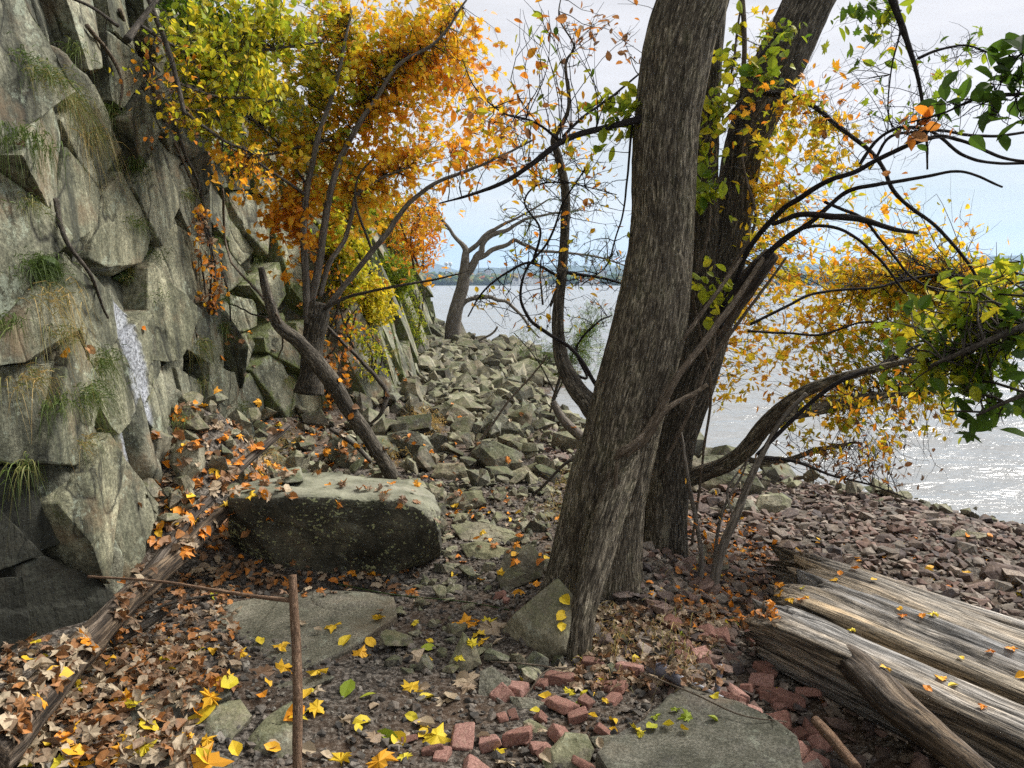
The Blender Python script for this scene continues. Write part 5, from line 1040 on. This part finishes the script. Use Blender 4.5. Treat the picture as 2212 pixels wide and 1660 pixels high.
# --- weathered timber on the beach
tim = empty('driftwood_timber', onz(1900, 1400, .1), 'huge silvery weathered timber split lengthwise on the beach at right', 'timber')
def plank(e0, e1, zt, w, h, tint, seed, ragged=.06, cut=0., tap=.45):
    """e0: far end centre, e1: near end centre (world xy); w width, h height"""
    A = np.array([e0[0], e0[1], zt]); B = np.array([e1[0], e1[1], zt + cut]); Ld = B - A; L = np.linalg.norm(Ld); t = Ld / L; s = np.cross(t, [0, 0, 1]); s /= np.linalg.norm(s); up = np.cross(s, t)
    sec = []
    for a in np.linspace(-.5, .5, 34): sec.append((a * w, 0.))
    for b in np.linspace(0, -1, 14)[1:]: sec.append((.5 * w * (1 + tap * b), b * h))
    for a in np.linspace(.5, -.5, 12)[1:]: sec.append((a * w * (1 - tap), -h))
    for b in np.linspace(-1, 0, 14)[1:-1]: sec.append((-.5 * w * (1 + tap * b), b * h))
    sec = np.array(sec); m = len(sec); nl = 220; ll = np.linspace(0, L, nl)
    rnd = .12 * w; q = sec.copy(); q[:, 1] -= .02 * (np.abs(sec[:, 0]) / (.5 * w)) ** 6
    C = np.repeat(q[None], nl, 0); Ls = np.repeat(ll[:, None], m, 1)
    pf = np.stack([np.repeat(sec[None, :, 0], nl, 0).ravel() * 42, np.repeat(sec[None, :, 1], nl, 0).ravel() * 42, Ls.ravel() * 1.3], 1) * np.array([1, .6, 1]) + seed * 13
    gr = fbm(pf, 3, seed); gr2 = np.clip(vn(pf * np.array([.45, .45, .5]), seed + 4) - .25, 0, 1)
    depth = (.0045 * gr - .05 * np.clip(gr2 - .12, 0, 1)).reshape(nl, m); big = .02 * fbm(np.stack([Ls.ravel() * 2, pf[:, 0] * .08, pf[:, 1] * .1], 1), 3, seed + 8).reshape(nl, m)
    nx = np.where((sec[:, 1] < -.001) & (sec[:, 1] > -.999 * h), np.sign(sec[:, 0]), 0.); nz_ = np.where(sec[:, 1] > -.001, 1., np.where(sec[:, 1] < -.999 * h, -1, 0))
    C[:, :, 0] += (depth + big) * nx[None]; C[:, :, 1] += (depth + big) * nz_[None]
    e = np.exp(-Ls / .10); C[:, :, 1] -= e * .35 * h * (.5 + .5 * vn(np.stack([sec[:, 0] * 30, sec[:, 1] * 20, 0 * sec[:, 0]], 1), seed)[None]) * (sec[:, 1] > -.5 * h)[None]
    Ls = Ls + ragged * e * vn(np.stack([sec[:, 0] * 55, sec[:, 1] * 30, 0 * sec[:, 0] + seed], 1), 3)[None] * 2
    V = A + Ls[:, :, None] * t + C[:, :, :1] * s + C[:, :, 1:2] * up
    i = np.arange(nl - 1)[:, None] * m; j = np.arange(m)[None]; j2 = (j + 1) % m
    Qd = np.stack([i + j, i + j2, i + m + j2, i + m + j], 2).reshape(-1, 4)
    V = np.concatenate([V.reshape(-1, 3), [V[0].mean(0)], [V[-1].mean(0)]]); jj = np.arange(m); k2 = (jj + 1) % m
    tr = np.concatenate([np.stack([k2, jj, np.full(m, nl * m)], 1), np.stack([(nl - 1) * m + jj, (nl - 1) * m + k2, np.full(m, nl * m + 1)], 1)])
    rs = np.stack([C[:, :, 0], C[:, :, 1], Ls], 2).reshape(-1, 3) + seed * 3; rs = np.concatenate([rs, rs[:1], rs[:1]])
    g = Geo(); g.add(V, Qd, tr, tint=tint, rest=rs); o = g.build('plank', MAT['drift'], tim); solid(V, Qd); return o
def strip(pa, pb, zt, w, h, tint, seed, ext=1.3, **k):
    a = onz(*pa, zt)[:2]; b = onz(*pb, zt)[:2]; b = a + (b - a) * ext; return plank(a, b, zt, w, h, tint, seed, **k)
strip((1650, 1303), (2212, 1552), .27, .20, .26, .55, 1, 1.5, tap=.8)
strip((1668, 1262), (2212, 1484), .250, .10, .22, .9, 2, 1.5)
strip((1728, 1240), (2212, 1436), .272, .30, .24, .45, 3, 1.5)
strip((1735, 1205), (2212, 1382), .266, .26, .22, .75, 4, 1.5)
strip((1690, 1178), (2212, 1350), .250, .14, .2, .6, 5, 1.5)
log([(1780, 1392, 2.95, 26), (1815, 1412, 2.88, 52), (1870, 1455, 2.72, 66), (1950, 1535, 2.45, 72), (2040, 1608, 2.25, 62), (2140, 1690, 2.05, 54), (2230, 1790, 1.9, 50)], 'split_driftwood', 'split yellowish driftwood piece leaning against the big timber', 'deadwood', 'driftwood', sides=36, step=.008, ridge=.007, rfreq=45, lump=.2, seed=33)
log([(1760, 1555, 2.55, 20), (1800, 1600, 2.45, 26), (1850, 1660, 2.3, 24)], 'stick', 'reddish brown stick below the split driftwood', 'cane', 'stick', sides=12, lump=.2, seed=34)

# pipe and plastic scrap among the bricks
MAT['pipe'] = plain('grey_plastic', (.14, .14, .17), .45); MAT['white_plastic'] = plain('pale_plastic', (.52, .54, .60), .35)
log([(1402, 1440, 2.98, 30), (1440, 1452, 2.93, 30), (1478, 1478, 2.86, 22)], 'pipe', 'dark grey plastic pipe end poking out of the litter', 'pipe', 'pipe', sides=24, seed=35)
log([(1470, 1462, 2.88, 7), (1530, 1492, 2.80, 7), (1600, 1532, 2.68, 12), (1650, 1565, 2.6, 8)], 'plastic_strip', 'pale plastic strip lying along the broad slab', 'white_plastic', 'plastic', sides=10, seed=36)
log([(1548, 1498, 2.78, 12), (1552, 1470, 2.8, 14), (1558, 1436, 2.83, 13)], 'metal_bracket', 'short upright grey bracket by the plastic strip', 'pipe', 'bracket', sides=8, seed=37)

# ------------------------------------------------------------------ litter, leaves, grass
bv = BVHTree.FromPolygons(BV, BF)
def scatter_leaves(regions, name, label, cat, group, leafset, ind, mat='litter', seed=1, rest=None, restl=None):
    gg = np.random.default_rng(seed); P = []; S = []; Tn = []; Rt = []
    for (x0, y0, x1, y1, n_, s0, s1, t0, t1, tilt, lift) in regions:
        for _ in range(n_):
            X = gg.uniform(x0, x1); Y = gg.uniform(y0, y1); h = hit(X, Y, .006)
            if h is None or h[0][2] < ZW + .02 or h[0][1] > 14: continue
            if h[1][2] < .35 and gg.random() > .04: continue
            p, nr = h; p = p + np.array([0, 0, gg.random() * lift]); up = Vector(nr * .75 + np.array([0, 0, .5]) + gg.normal(0, tilt, 3)).normalized()
            q = up.to_track_quat('Z', 'Y').to_matrix() @ Matrix.Rotation(gg.uniform(0, 6.28), 3, 'Z')
            P.append(p); S.append(gg.uniform(s0, s1) * .78); Tn.append(gg.uniform(t0, t1)); Rt.append(np.array(q))
    scatter(leafset, np.array(P), np.array(S), np.array(Rt), np.array(Tn), name, mat, ind=min(ind, len(P)), label=label, cat=cat, group=group, rest_name=rest, rest_label=restl)
LS_ = [curled(k) for k in range(8)]
scatter_leaves([(0, 1390, 420, 1660, 620, .04, .085, .78, 1.08, .7, .03), (250, 1230, 520, 1500, 400, .035, .08, .74, 1., .6, .03), (300, 860, 640, 1200, 520, .05, .10, .66, 1., .5, .02), (420, 1210, 900, 1290, 160, .04, .08, .7, 1., .4, .02),
                (1240, 1320, 1560, 1500, 700, .025, .06, .84, 1., .6, .03), (1460, 1120, 1680, 1360, 700, .025, .055, .66, 1., .5, .02), (650, 1000, 1250, 1250, 160, .04, .08, .6, 1., .5, .02), (640, 880, 840, 1010, 150, .05, .1, .6, 1., .5, .02),
                (420, 430, 620, 840, 120, .05, .09, .6, 1., .5, .01), (680, 640, 860, 880, 120, .06, .1, .58, 1., .5, .01), (0, 100, 420, 840, 70, .04, .09, .6, 1., .4, .01), (850, 780, 1250, 1000, 120, .04, .09, .6, 1., .4, .01)],
               'fallen_leaf', 'dry brown curled leaf in the litter under the trees', 'leaf', 'dry leaves of the litter', LS_, 0, seed=5, rest='leaf_litter', restl='dry brown and orange leaf litter banked against rocks and roots')
scatter_leaves([(600, 1300, 1330, 1660, 34, .05, .10, .36, .50, .3, .012), (500, 1300, 1330, 1660, 34, .05, .11, .94, 1.04, .4, .015), (1380, 1150, 2212, 1300, 70, .04, .07, .4, .72, .3, .005), (1650, 1240, 2212, 1600, 26, .03, .06, .34, .72, .2, .004), (0, 1380, 640, 1660, 60, .06, .11, .36, .66, .3, .02), (300, 860, 640, 1200, 40, .07, .11, .45, .68, .4, .02), (950, 1050, 1250, 1300, 24, .05, .09, .45, .66, .4, .01), (1250, 1340, 1600, 1600, 30, .04, .07, .2, .5, .4, .01)],
               'fallen_leaf', leaf_label, 'leaf', 'bright fallen leaves', [curled(k) for k in range(9, 21)], 270, seed=6)
for X, Y, s, t, lb, ls in [(1005, 1350, .12, .60, 'orange lobed leaf upright behind the small wedge stone', MAPLE), (1065, 1365, .13, .97, 'large tan lobed leaf left of the pointed block', MAPLE), (1010, 1480, .11, .97, 'pale tan lobed leaf by the bluish stone', MAPLE), (895, 1425, .10, .97, 'pale cream lobed leaf on the dark path', MAPLE), (745, 1390, .085, .42, 'yellow oval leaf at the edge of the smooth slab', OVAL), (615, 1447, .09, .52, 'yellow orange lobed leaf left of the cane', MAPLE),
                  (750, 1495, .09, .2, 'green oval leaf on the dark path', OVAL), (795, 1508, .06, .28, 'small yellow green leaf beside the green oval one', NARROW), (840, 1598, .11, .22, 'long green yellow leaf at the bottom centre', NARROW), (860, 1605, .08, .44, 'golden oval leaf overlapping the long green one', OVAL), (945, 1600, .10, .42, 'yellow leaf pair at the bottom centre', MAPLE), (820, 1655, .10, .58, 'orange lobed leaf at the bottom edge', MAPLE), (270, 1515, .09, .60, 'orange lobed leaf on the long flat dark stone', MAPLE), (145, 1590, .09, .54, 'bright orange leaf at lower left', MAPLE),
                  (440, 1545, .12, .42, 'large yellow ribbed leaf right of the long flat stone', OVAL), (565, 1460, .09, .9, 'brown lobed leaf left of the cane', MAPLE), (470, 1290, .10, .30, 'yellow green oval leaf under the forked branches', OVAL), (385, 1660, .10, .97, 'pale lobed leaf at the bottom left edge', MAPLE), (450, 1655, .12, .60, 'pale orange lobed leaf at the bottom left edge', MAPLE), (925, 1405, .06, .25, 'small yellow green leaf beside the cream one', OVAL), (555, 870, .10, .58, 'orange leaf on the mound below the cliff', MAPLE), (465, 850, .13, .60, 'big orange lobed leaf at the mound top', MAPLE), (800, 1395, .07, .5, 'small orange leaf right of the smooth slab', OVAL), (780, 1415, .07, .55, 'orange star shaped leaf on the path', MAPLE)]:
    h = hit(X, Y, .012)
    if h is None: continue
    p, nr = h; V, T = ls; V = V.copy(); V[:, 2] += .1 * np.sin(V[:, 0] * 6 + X); g = Geo(); g.add(V, None, T); me = g.mesh('fallen_leaf', MAT['litter'], smooth=False)
    o = bpy.data.objects.new('fallen_leaf', me); SC.collection.objects.link(o); o.location = tuple(p); up = Vector(nr + np.array([R.uniform(-.2, .2), -.45, .3])).normalized()
    o.rotation_euler = (up.to_track_quat('Z', 'Y').to_matrix() @ Matrix.Rotation(R.uniform(0, 6.28), 3, 'Z')).to_euler(); o.scale = (s, s, s); o['tint'] = t; tag(o, lb, 'leaf')

def tuft(X, Y, n_, L, droop, t0, t1, label, spread=.08, name='grass_tuft', cat='grass tuft', wid=.0022, up=.6, kind=None, group=None):
    h = hit(X, Y, .0)
    if h is None: return
    p0, nr = h; gg = np.random.default_rng(int(X * 3 + Y)); g = Geo()
    for _ in range(n_):
        b = p0 + gg.normal(0, spread, 3) * np.array([.35, 1, .35]); dr = nr * .7 + gg.normal(0, .5, 3) + np.array([0, 0, up]); dr /= np.linalg.norm(dr); l = L * gg.uniform(.3, .9)
        t = np.linspace(0, 1, 6)[:, None]; C = b + dr * l * t + np.array([0, 0, -droop * l]) * t ** 2 * 1.3
        sd_ = np.cross(dr, [.2, 1, .3]); sd_ /= np.linalg.norm(sd_); w = wid * (1 - .85 * t)
        V = np.concatenate([C - sd_ * w, C + sd_ * w]); g.add(V, [(i, i + 1, 6 + i + 1, 6 + i) for i in range(5)], tint=gg.uniform(t0, t1))
    tag(g.build(name, MAT['grass'], origin=p0), label, cat, group, kind)
for a in [(95, 165, 220, .20, 1.0, .1, .8, 'grass tuft drooping from the top ledge at left'), (150, 215, 260, .28, 1.2, .3, .9, 'long dry grass hanging over the upper left ledge'), (250, 250, 200, .20, 1.2, 0, .6, 'green grass tuft on the upper ledge, right one'), (60, 300, 200, .22, 1.4, 0, .5, 'dark green grass hanging below the upper ledge'), (190, 290, 120, .25, 1.4, .4, 1, 'straw coloured grass trailing on the near cliff'), (85, 575, 300, .16, 1.1, 0, .35, 'dense dark green tuft on the left ledge'), (110, 640, 80, .34, 1.5, .6, 1, 'long tan stalks hanging below the left ledge'),
          (215, 780, 240, .18, 1.3, .05, .6, 'green tuft beside the pale streak'), (70, 815, 160, .22, 1.2, .4, 1, 'brown grass tuft at the left edge'), (185, 850, 200, .2, 1.4, .1, .6, 'green tuft below the one beside the pale streak'), (325, 545, 140, .12, 1.2, 0, .5, 'small green tuft in the cliff joint'), (485, 705, 200, .2, 1.4, .1, .6, 'mossy grass hanging in the central cleft'), (430, 745, 140, .2, 1.4, .2, .8, 'grass clump in the lower cleft'), (480, 640, 120, .12, 1.3, .05, .5, 'short green tuft under the hanging roots'), (400, 905, 140, .10, .9, .1, .7, 'short grass on the mound top'), (520, 880, 140, .10, .9, .1, .7, 'short grass beside the orange leaves of the mound'), (340, 640, 60, .08, 1, .05, .5, 'tiny tuft on the smooth cliff panel')]:
    tuft(*a)
words_ = ['upper', 'middle', 'lower']
for k, (X, Y) in enumerate([(45, 120), (170, 110), (330, 60), (395, 160), (300, 350), (350, 230), (60, 440), (130, 720), (20, 700), (290, 480), (400, 420), (520, 300), (470, 520), (560, 560), (440, 830), (180, 950), (130, 870), (60, 1000), (620, 820), (660, 900), (640, 620), (760, 860), (810, 820), (850, 760)]):
    tuft(X, Y, 90, .13 + .05 * (k % 3), 1.1, .05 + .1 * (k % 4), .5 + .15 * (k % 4), '%s tuft rooted in a joint of the %s cliff, %s' % (['wispy', 'thick', 'short', 'ragged'][k % 4], words_[0 if Y < 300 else (1 if Y < 650 else 2)], 'far left' if X < 100 else ('left of the pale streak' if X < 240 else ('near the central cleft' if X < 480 else 'toward the maple'))), spread=.06, group='small tufts rooted in the joints of the cliff')
for X, Y, lb in [(905, 915, 'orange dry needles heaped between the rocks, farther patch'), (925, 930, 'orange dry needles heaped between the rocks, nearer patch'), (855, 1000, 'thin wisp of straw beside the dark lumpy boulder')]:
    tuft(X, Y, 500 if Y < 990 else 90, .28, .95, .85, 1, lb, spread=.22, name='dry_grass', cat='dry grass', wid=.003, up=.25, kind='stuff')
for X, Y, n_, lb in [(1250, 1300, 60, 'dry stalks at the left foot of the thick trunk'), (1215, 1060, 140, 'tangle of dry brown stalks left of the thick trunk'), (1195, 1120, 120, 'thin brown stalks beside the thick trunk'), (1330, 1400, 160, 'matted dry stalks below the thick trunk'), (1450, 1400, 160, 'matted dry stalks over the roots'), (620, 960, 160, 'dry grass behind the big boulder'), (560, 990, 120, 'dry grass at the tips of the dead branches')]:
    tuft(X, Y, n_, .28, .9, .6, 1., lb, spread=.16, name='dry_stalks', cat='dry stalks', wid=.0016, up=.35, kind='stuff')
# moss cushion and rusty leaf ledge
def cushion(X, Y, rx, rz, label, t0):
    h = hit(X, Y, 0); p0, nr = h; g = Geo(); gg = np.random.default_rng(int(X))
    V, T = refine(gg.normal(size=(40, 3)) * .3, .1, .05, 4, 3, 0); V = V * np.array([rx, rx, rz]) * 1.6
    g.add(V * .8 + p0, None, T, tint=.02)
    for _ in range(2600):
        q = gg.normal(size=3); q /= np.linalg.norm(q); b = p0 + q * np.array([rx, rx, rz]) * .55; e = b + (q + gg.normal(0, .45, 3) - np.array([0, 0, .35])) * .035 * gg.uniform(.4, 1.2)
        s = np.cross(q, [0, .3, 1]) * .0022; g.add(np.array([b - s, b + s, e]), None, [(0, 1, 2)], tint=gg.uniform(0, t0))
    tag(g.build('moss_cushion', MAT['grass'], origin=p0), label, 'moss')
cushion(268, 592, .08, .07, 'dark moss cushion above the pale streak', .9); cushion(95, 585, .09, .07, 'green moss mound on the left ledge', .4)
cushion(870, 585, .5, .2, 'bright moss blanket on the shoulder of the far cliff', .55)
# roots and creepers hanging on the near cliff
for k, (pth, lb) in enumerate([
    ([(370, 270), (400, 330), (440, 400), (425, 460), (432, 560), (440, 640)], 'dark creeper stem on the cliff left of the cleft'), ([(300, 130), (340, 240), (380, 330), (420, 420)], 'root running down the upper cliff'), ([(470, 400), (505, 520), (550, 640), (590, 690)], 'creeper stem falling to the dead log'),
    ([(180, 60), (235, 120), (255, 180), (262, 250)], 'bent root on the dark upper slab'), ([(430, 400), (455, 520), (480, 620), (500, 700)], 'yellowish twisted root in the cleft'), ([(250, 20), (290, 90), (340, 160)], 'root under the top edge at left'), ([(110, 430), (130, 520), (180, 600), (220, 690)], 'thin tan runner across the left cliff'), ([(540, 430), (560, 560), (600, 690), (600, 780)], 'dark stem at the cliff corner')]):
    P = []
    for X, Y in pth:
        h = hit(X, Y, .025)
        if h: P.append(h[0])
    if len(P) < 2: continue
    P = np.array(P); P[:, 1] = np.minimum.accumulate(P[::-1, 1])[::-1] * .3 + P[:, 1] * .7
    g = Geo(); tube(g, P, np.linspace(.013, .006, len(P)), 7, .02, lump=.3, kink=.02, seed=300 + k); tag(g.build('creeper_root', MAT['vine' if k % 2 else 'twig'], origin=P[0]), lb, 'root')
# wiry runners and little stems near the camera
for k, (pth, lb) in enumerate([([(730, 1437, 2.9), (1150, 1270, 0)], '')][:0]): pass
log([(1332, 1700, 2.3, 5), (1345, 1620, 2.4, 5), (1385, 1560, 2.55, 4), (1412, 1520, 2.65, 3)], 'wiry_stem', 'thin bent straw stem rising beside the broad slab', 'vine', 'stem', sides=5, seed=50)
log([(1080, 1600, 2.7, 4), (1140, 1500, 2.85, 4), (1180, 1450, 2.95, 4), (1235, 1442, 3.0, 4)], 'wiry_stem', 'pale runner arching below the pointed block', 'vine', 'stem', sides=5, seed=51)
log([(1060, 1430, 3.0, 3), (1140, 1435, 3.02, 4), (1230, 1448, 3.05, 4)], 'wiry_stem', 'thin twig across the face of the pointed block', 'vine', 'stem', sides=5, seed=52)
log([(730, 1262, 3.9, 3), (850, 1285, 3.8, 3), (1000, 1300, 3.7, 3), (1100, 1318, 3.6, 3)], 'wiry_stem', 'green wiry runner crossing from boulder to trunk', 'grass', 'stem', sides=5, seed=53)
log([(1390, 1455, 2.8, 4), (1500, 1500, 2.62, 4), (1600, 1545, 2.5, 4), (1700, 1560, 2.5, 3)], 'wiry_stem', 'pale runner lying over the broad slab', 'vine', 'stem', sides=5, seed=54)
log([(1170, 1610, 2.6, 7), (1120, 1600, 2.62, 6), (1060, 1625, 2.58, 5), (1010, 1645, 2.55, 3)], 'stick', 'small crooked twig at the bottom centre', 'twig', 'stick', sides=6, kink=.01, seed=55)

# ------------------------------------------------------------------ far shore
MAT['hill'] = plain('wooded_hill', (.05, .07, .035), .9, .02, .1)
def forest_mat():
    m = M('far_autumn_trees'); n = m.noise(m.rest(), .5, 4, .7)
    c = m.ramp(m.tint(), [(0, (.02, .045, .015)), (.45, (.05, .09, .02)), (.7, (.14, .13, .03)), (.86, (.26, .13, .03)), (1, (.24, .06, .03))])
    return m.out(m.bsdf(m.mix(.6, c, m.ramp(n, [(.35, .4), (.65, 1.5)]), 'MULTIPLY'), .9, None, .1))
MAT['forest'] = forest_mat()
def far_land(x, y): return -.5 + 1.2 * np.clip((y - 1195) / 20, 0, 1) + 11 * np.clip((y - 1215) / 420, 0, 1) ** .8 + 5 * vn(np.stack([x / 160, y / 160, 0 * x], 1), 2) * np.clip((y - 1230) / 200, 0, 1)
yy = np.linspace(1190, 1900, 60); xx_ = np.linspace(-1600, 2400, 200); XX, YY = np.meshgrid(xx_, yy); g = Geo(); g.add(np.stack([XX.ravel(), YY.ravel(), far_land(XX.ravel(), YY.ravel())], 1), grid_faces(60, 200)); tag(g.build('far_shore', MAT['hill']), kind='structure')
FT = [refine(np.random.default_rng(k).normal(size=(26, 3)) * .28, .45, .08, 3, k, 0) for k in range(5)]
n = 5200; x = rng.uniform(-700, 1400, n); y = 1208 + 520 * rng.random(n) ** 1.2; s = rng.uniform(7, 15, n); tn = np.clip(rng.beta(1.6, 2.2, n) + .15 * vn(np.stack([x / 60, y / 60, 0 * x], 1), 6), 0, 1)
scatter(FT, np.stack([x, y, far_land(x, y) + s * .35], 1), s, eul(n, .2), tn, 'far_woods', 'forest', cat='woods', rest_label='autumn woods covering the far bank of the river', smooth=True)
def ridge(pts, dist, depth, name):
    xs_ = np.linspace(pts[0][0], pts[-1][0], 240); hs = np.interp(xs_, [p[0] for p in pts], [p[1] for p in pts]); hs = hs + 5 * fbm(np.stack([xs_ / 30, 0 * xs_, 0 * xs_], 1), 4, 12) * .4
    rows = []
    for q, f in ((0, -.6), (.15, .25), (.35, .7), (.5, 1.), (.8, .7), (1., -.6)):
        X = (xs_ - 1106) / F * dist; Z = ZC + (614.5 - hs) / F * dist; z = np.where(f < 0, -.6, ZW + (Z - ZW) * max(f, 0)); rows.append(np.stack([X, np.full(240, dist + (q - .5) * depth), z + (0 if f < 0 else 1) * 6 * fbm(np.stack([xs_ / 12, np.full(240, q * 9), 0 * xs_], 1), 3, 3)], 1))
    g = Geo(); g.add(np.stack(rows).reshape(-1, 3), grid_faces(6, 240)); tag(g.build(name, MAT['hill']), kind='structure')
ridge([(-400, 590), (500, 585), (700, 570), (890, 560), (925, 566), (975, 580), (1010, 590), (1300, 600), (2600, 606)], 4600, 900, 'far_hills')
ridge([(-400, 604), (950, 592), (1030, 580), (1150, 575), (1400, 574), (1600, 570), (1800, 572), (2000, 565), (2100, 556), (2212, 552), (2500, 575), (3000, 600)], 3400, 700, 'far_hills')
MAT['white_wall'] = plain('white_wall', (.7, .7, .68), .6, .3); MAT['grey_roof'] = plain('grey_roof', (.16, .16, .17), .7, .3)
def house(X, Y, w, h, dd_, label):
    p = at(X, Y, dd_); z = float(far_land(np.array([p[0]]), np.array([p[1]]))[0]); z = max(z, p[2] - h * .5); e = empty('house', (p[0], p[1], z), label, 'house', None)
    g = Geo(); g.add(np.array([(a * w / 2, b * w / 3, c * h) for c in (-.6, 1) for b in (-1, 1) for a in (-1, 1)]) + [p[0], p[1], z], [(0, 1, 5, 4), (1, 3, 7, 5), (3, 2, 6, 7), (2, 0, 4, 6)]); g.build('wall', MAT['white_wall'], e, smooth=False)
    g = Geo(); a = w / 2 + .5; b = w / 3 + .5; g.add(np.array([(-a, -b, h), (a, -b, h), (a, b, h), (-a, b, h), (-a, 0, h * 1.6), (a, 0, h * 1.6)]) + [p[0], p[1], z], [(0, 1, 5, 4), (2, 3, 4, 5)], [(0, 4, 3), (1, 2, 5)]); g.build('roof', MAT['grey_roof'], e, smooth=False)
    g = Geo()
    for k in range(3):
        xw = p[0] + (-.3 + .3 * k) * w; yw_ = p[1] - w / 3 - .05; zw_ = z + .45 * h; g.add(np.array([(xw - .6, yw_, zw_ - .8), (xw + .6, yw_, zw_ - .8), (xw + .6, yw_, zw_ + .8), (xw - .6, yw_, zw_ + .8)]), [(0, 1, 2, 3)])
    g.build('windows', MAT['grey_roof'], e, smooth=False)
for a in [(1054, 593, 9, 6, 1330, 'small white house on the far bank, left of the pair on the slope'), (1304, 594, 10, 6, 1320, 'small white house on the far bank behind the thick trunk'), (1118, 612, 16, 6, 1203, 'low pale waterfront building left of the curving stem'), (1136, 608, 22, 9, 1203, 'broad pale waterfront building with grey roof'), (1160, 612, 14, 6, 1203, 'low pale boathouse right of the broad one'), (1175, 611, 12, 5, 1203, 'small pale waterfront house beside the curving stem'), (1262, 611, 16, 6, 1203, 'white shed on the far waterfront, left one'), (1285, 612, 12, 5, 1203, 'white shed on the far waterfront, right one'), (1660, 606, 16, 8, 1203, 'pale house on the far bank right of the twin trunks'), (1088, 592, 8, 7, 1330, 'small white house on the far bank, right of the pair on the slope')]:
    house(*a)
for k in range(14):
    X = 1100 + k * 16 + R.uniform(-5, 5); p = onz(X, 617.2, ZW); p = np.array([(X - 1106) / F * 1188, 1186., ZW + .2]); g = Geo(); L = R.uniform(4, 7)
    g.add(np.array([(-L, -1, 1.1), (L, -1, 1.3), (L * .8, -1, 0), (-L * .8, -1, 0), (-L, 1, 1.1), (L, 1, 1.3), (L * .8, 1, 0), (-L * .8, 1, 0), (-L * .3, -.8, 1.1), (L * .3, -.8, 1.2), (L * .3, -.8, 2.6), (-L * .3, -.8, 2.6), (-L * .3, .8, 1.1), (L * .3, .8, 1.2), (L * .3, .8, 2.6), (-L * .3, .8, 2.6)]) + p, [(3, 2, 1, 0), (4, 5, 6, 7), (0, 1, 5, 4), (2, 3, 7, 6), (1, 2, 6, 5), (3, 0, 4, 7), (8, 9, 10, 11), (13, 12, 15, 14), (11, 10, 14, 15), (9, 13, 14, 10), (12, 8, 11, 15)])
    tag(g.build('moored_boat', MAT['white_wall'], origin=p, smooth=False), 'tiny white boat moored along the far waterfront', 'boat', 'boats moored on the far shore')
g = Geo(); p = at(1034, 590, 1500); tube(g, [p, p + [0, 0, 46]], [.9, .3], 6, 4); tag(g.build('radio_mast', MAT['grey_roof'], origin=p), 'slim radio mast rising over the far bank', 'mast')
for X, lb in ((1049 - 6, 'water tower on the far ridge, left of two'), (1052, 'water tower on the far ridge, right of two')):
    p = at(X - 79, 590, 1600); g = Geo(); tube(g, [p, p + [0, 0, 14], p + [0, 0, 14.5], p + [0, 0, 20], p + [0, 0, 21]], [1.2, 1.2, 3.4, 3.4, 1.5], 10, .5); tag(g.build('water_tower', MAT['white_wall'], origin=p), lb, 'water tower')

# ------------------------------------------------------------------ air
hz = M('hazy_air'); vol = hz.n('ShaderNodeVolumePrincipled', {'Color': (.50, .70, 1.0), 'Density': .00017, 'Anisotropy': .2}); hz.n('ShaderNodeOutputMaterial', {'Volume': vol.outputs[0]})
g = Geo(); a0 = np.array([-5200, -120, -4.]); a1 = np.array([5600, 5600, 190.]); g.add([(x, y, z) for z in (a0[2], a1[2]) for y in (a0[1], a1[1]) for x in (a0[0], a1[0])], [(0, 2, 3, 1), (4, 5, 7, 6), (0, 1, 5, 4), (2, 6, 7, 3), (0, 4, 6, 2), (1, 3, 7, 5)])
hb = g.build('haze', hz.m, smooth=False); tag(hb, kind='stuff')
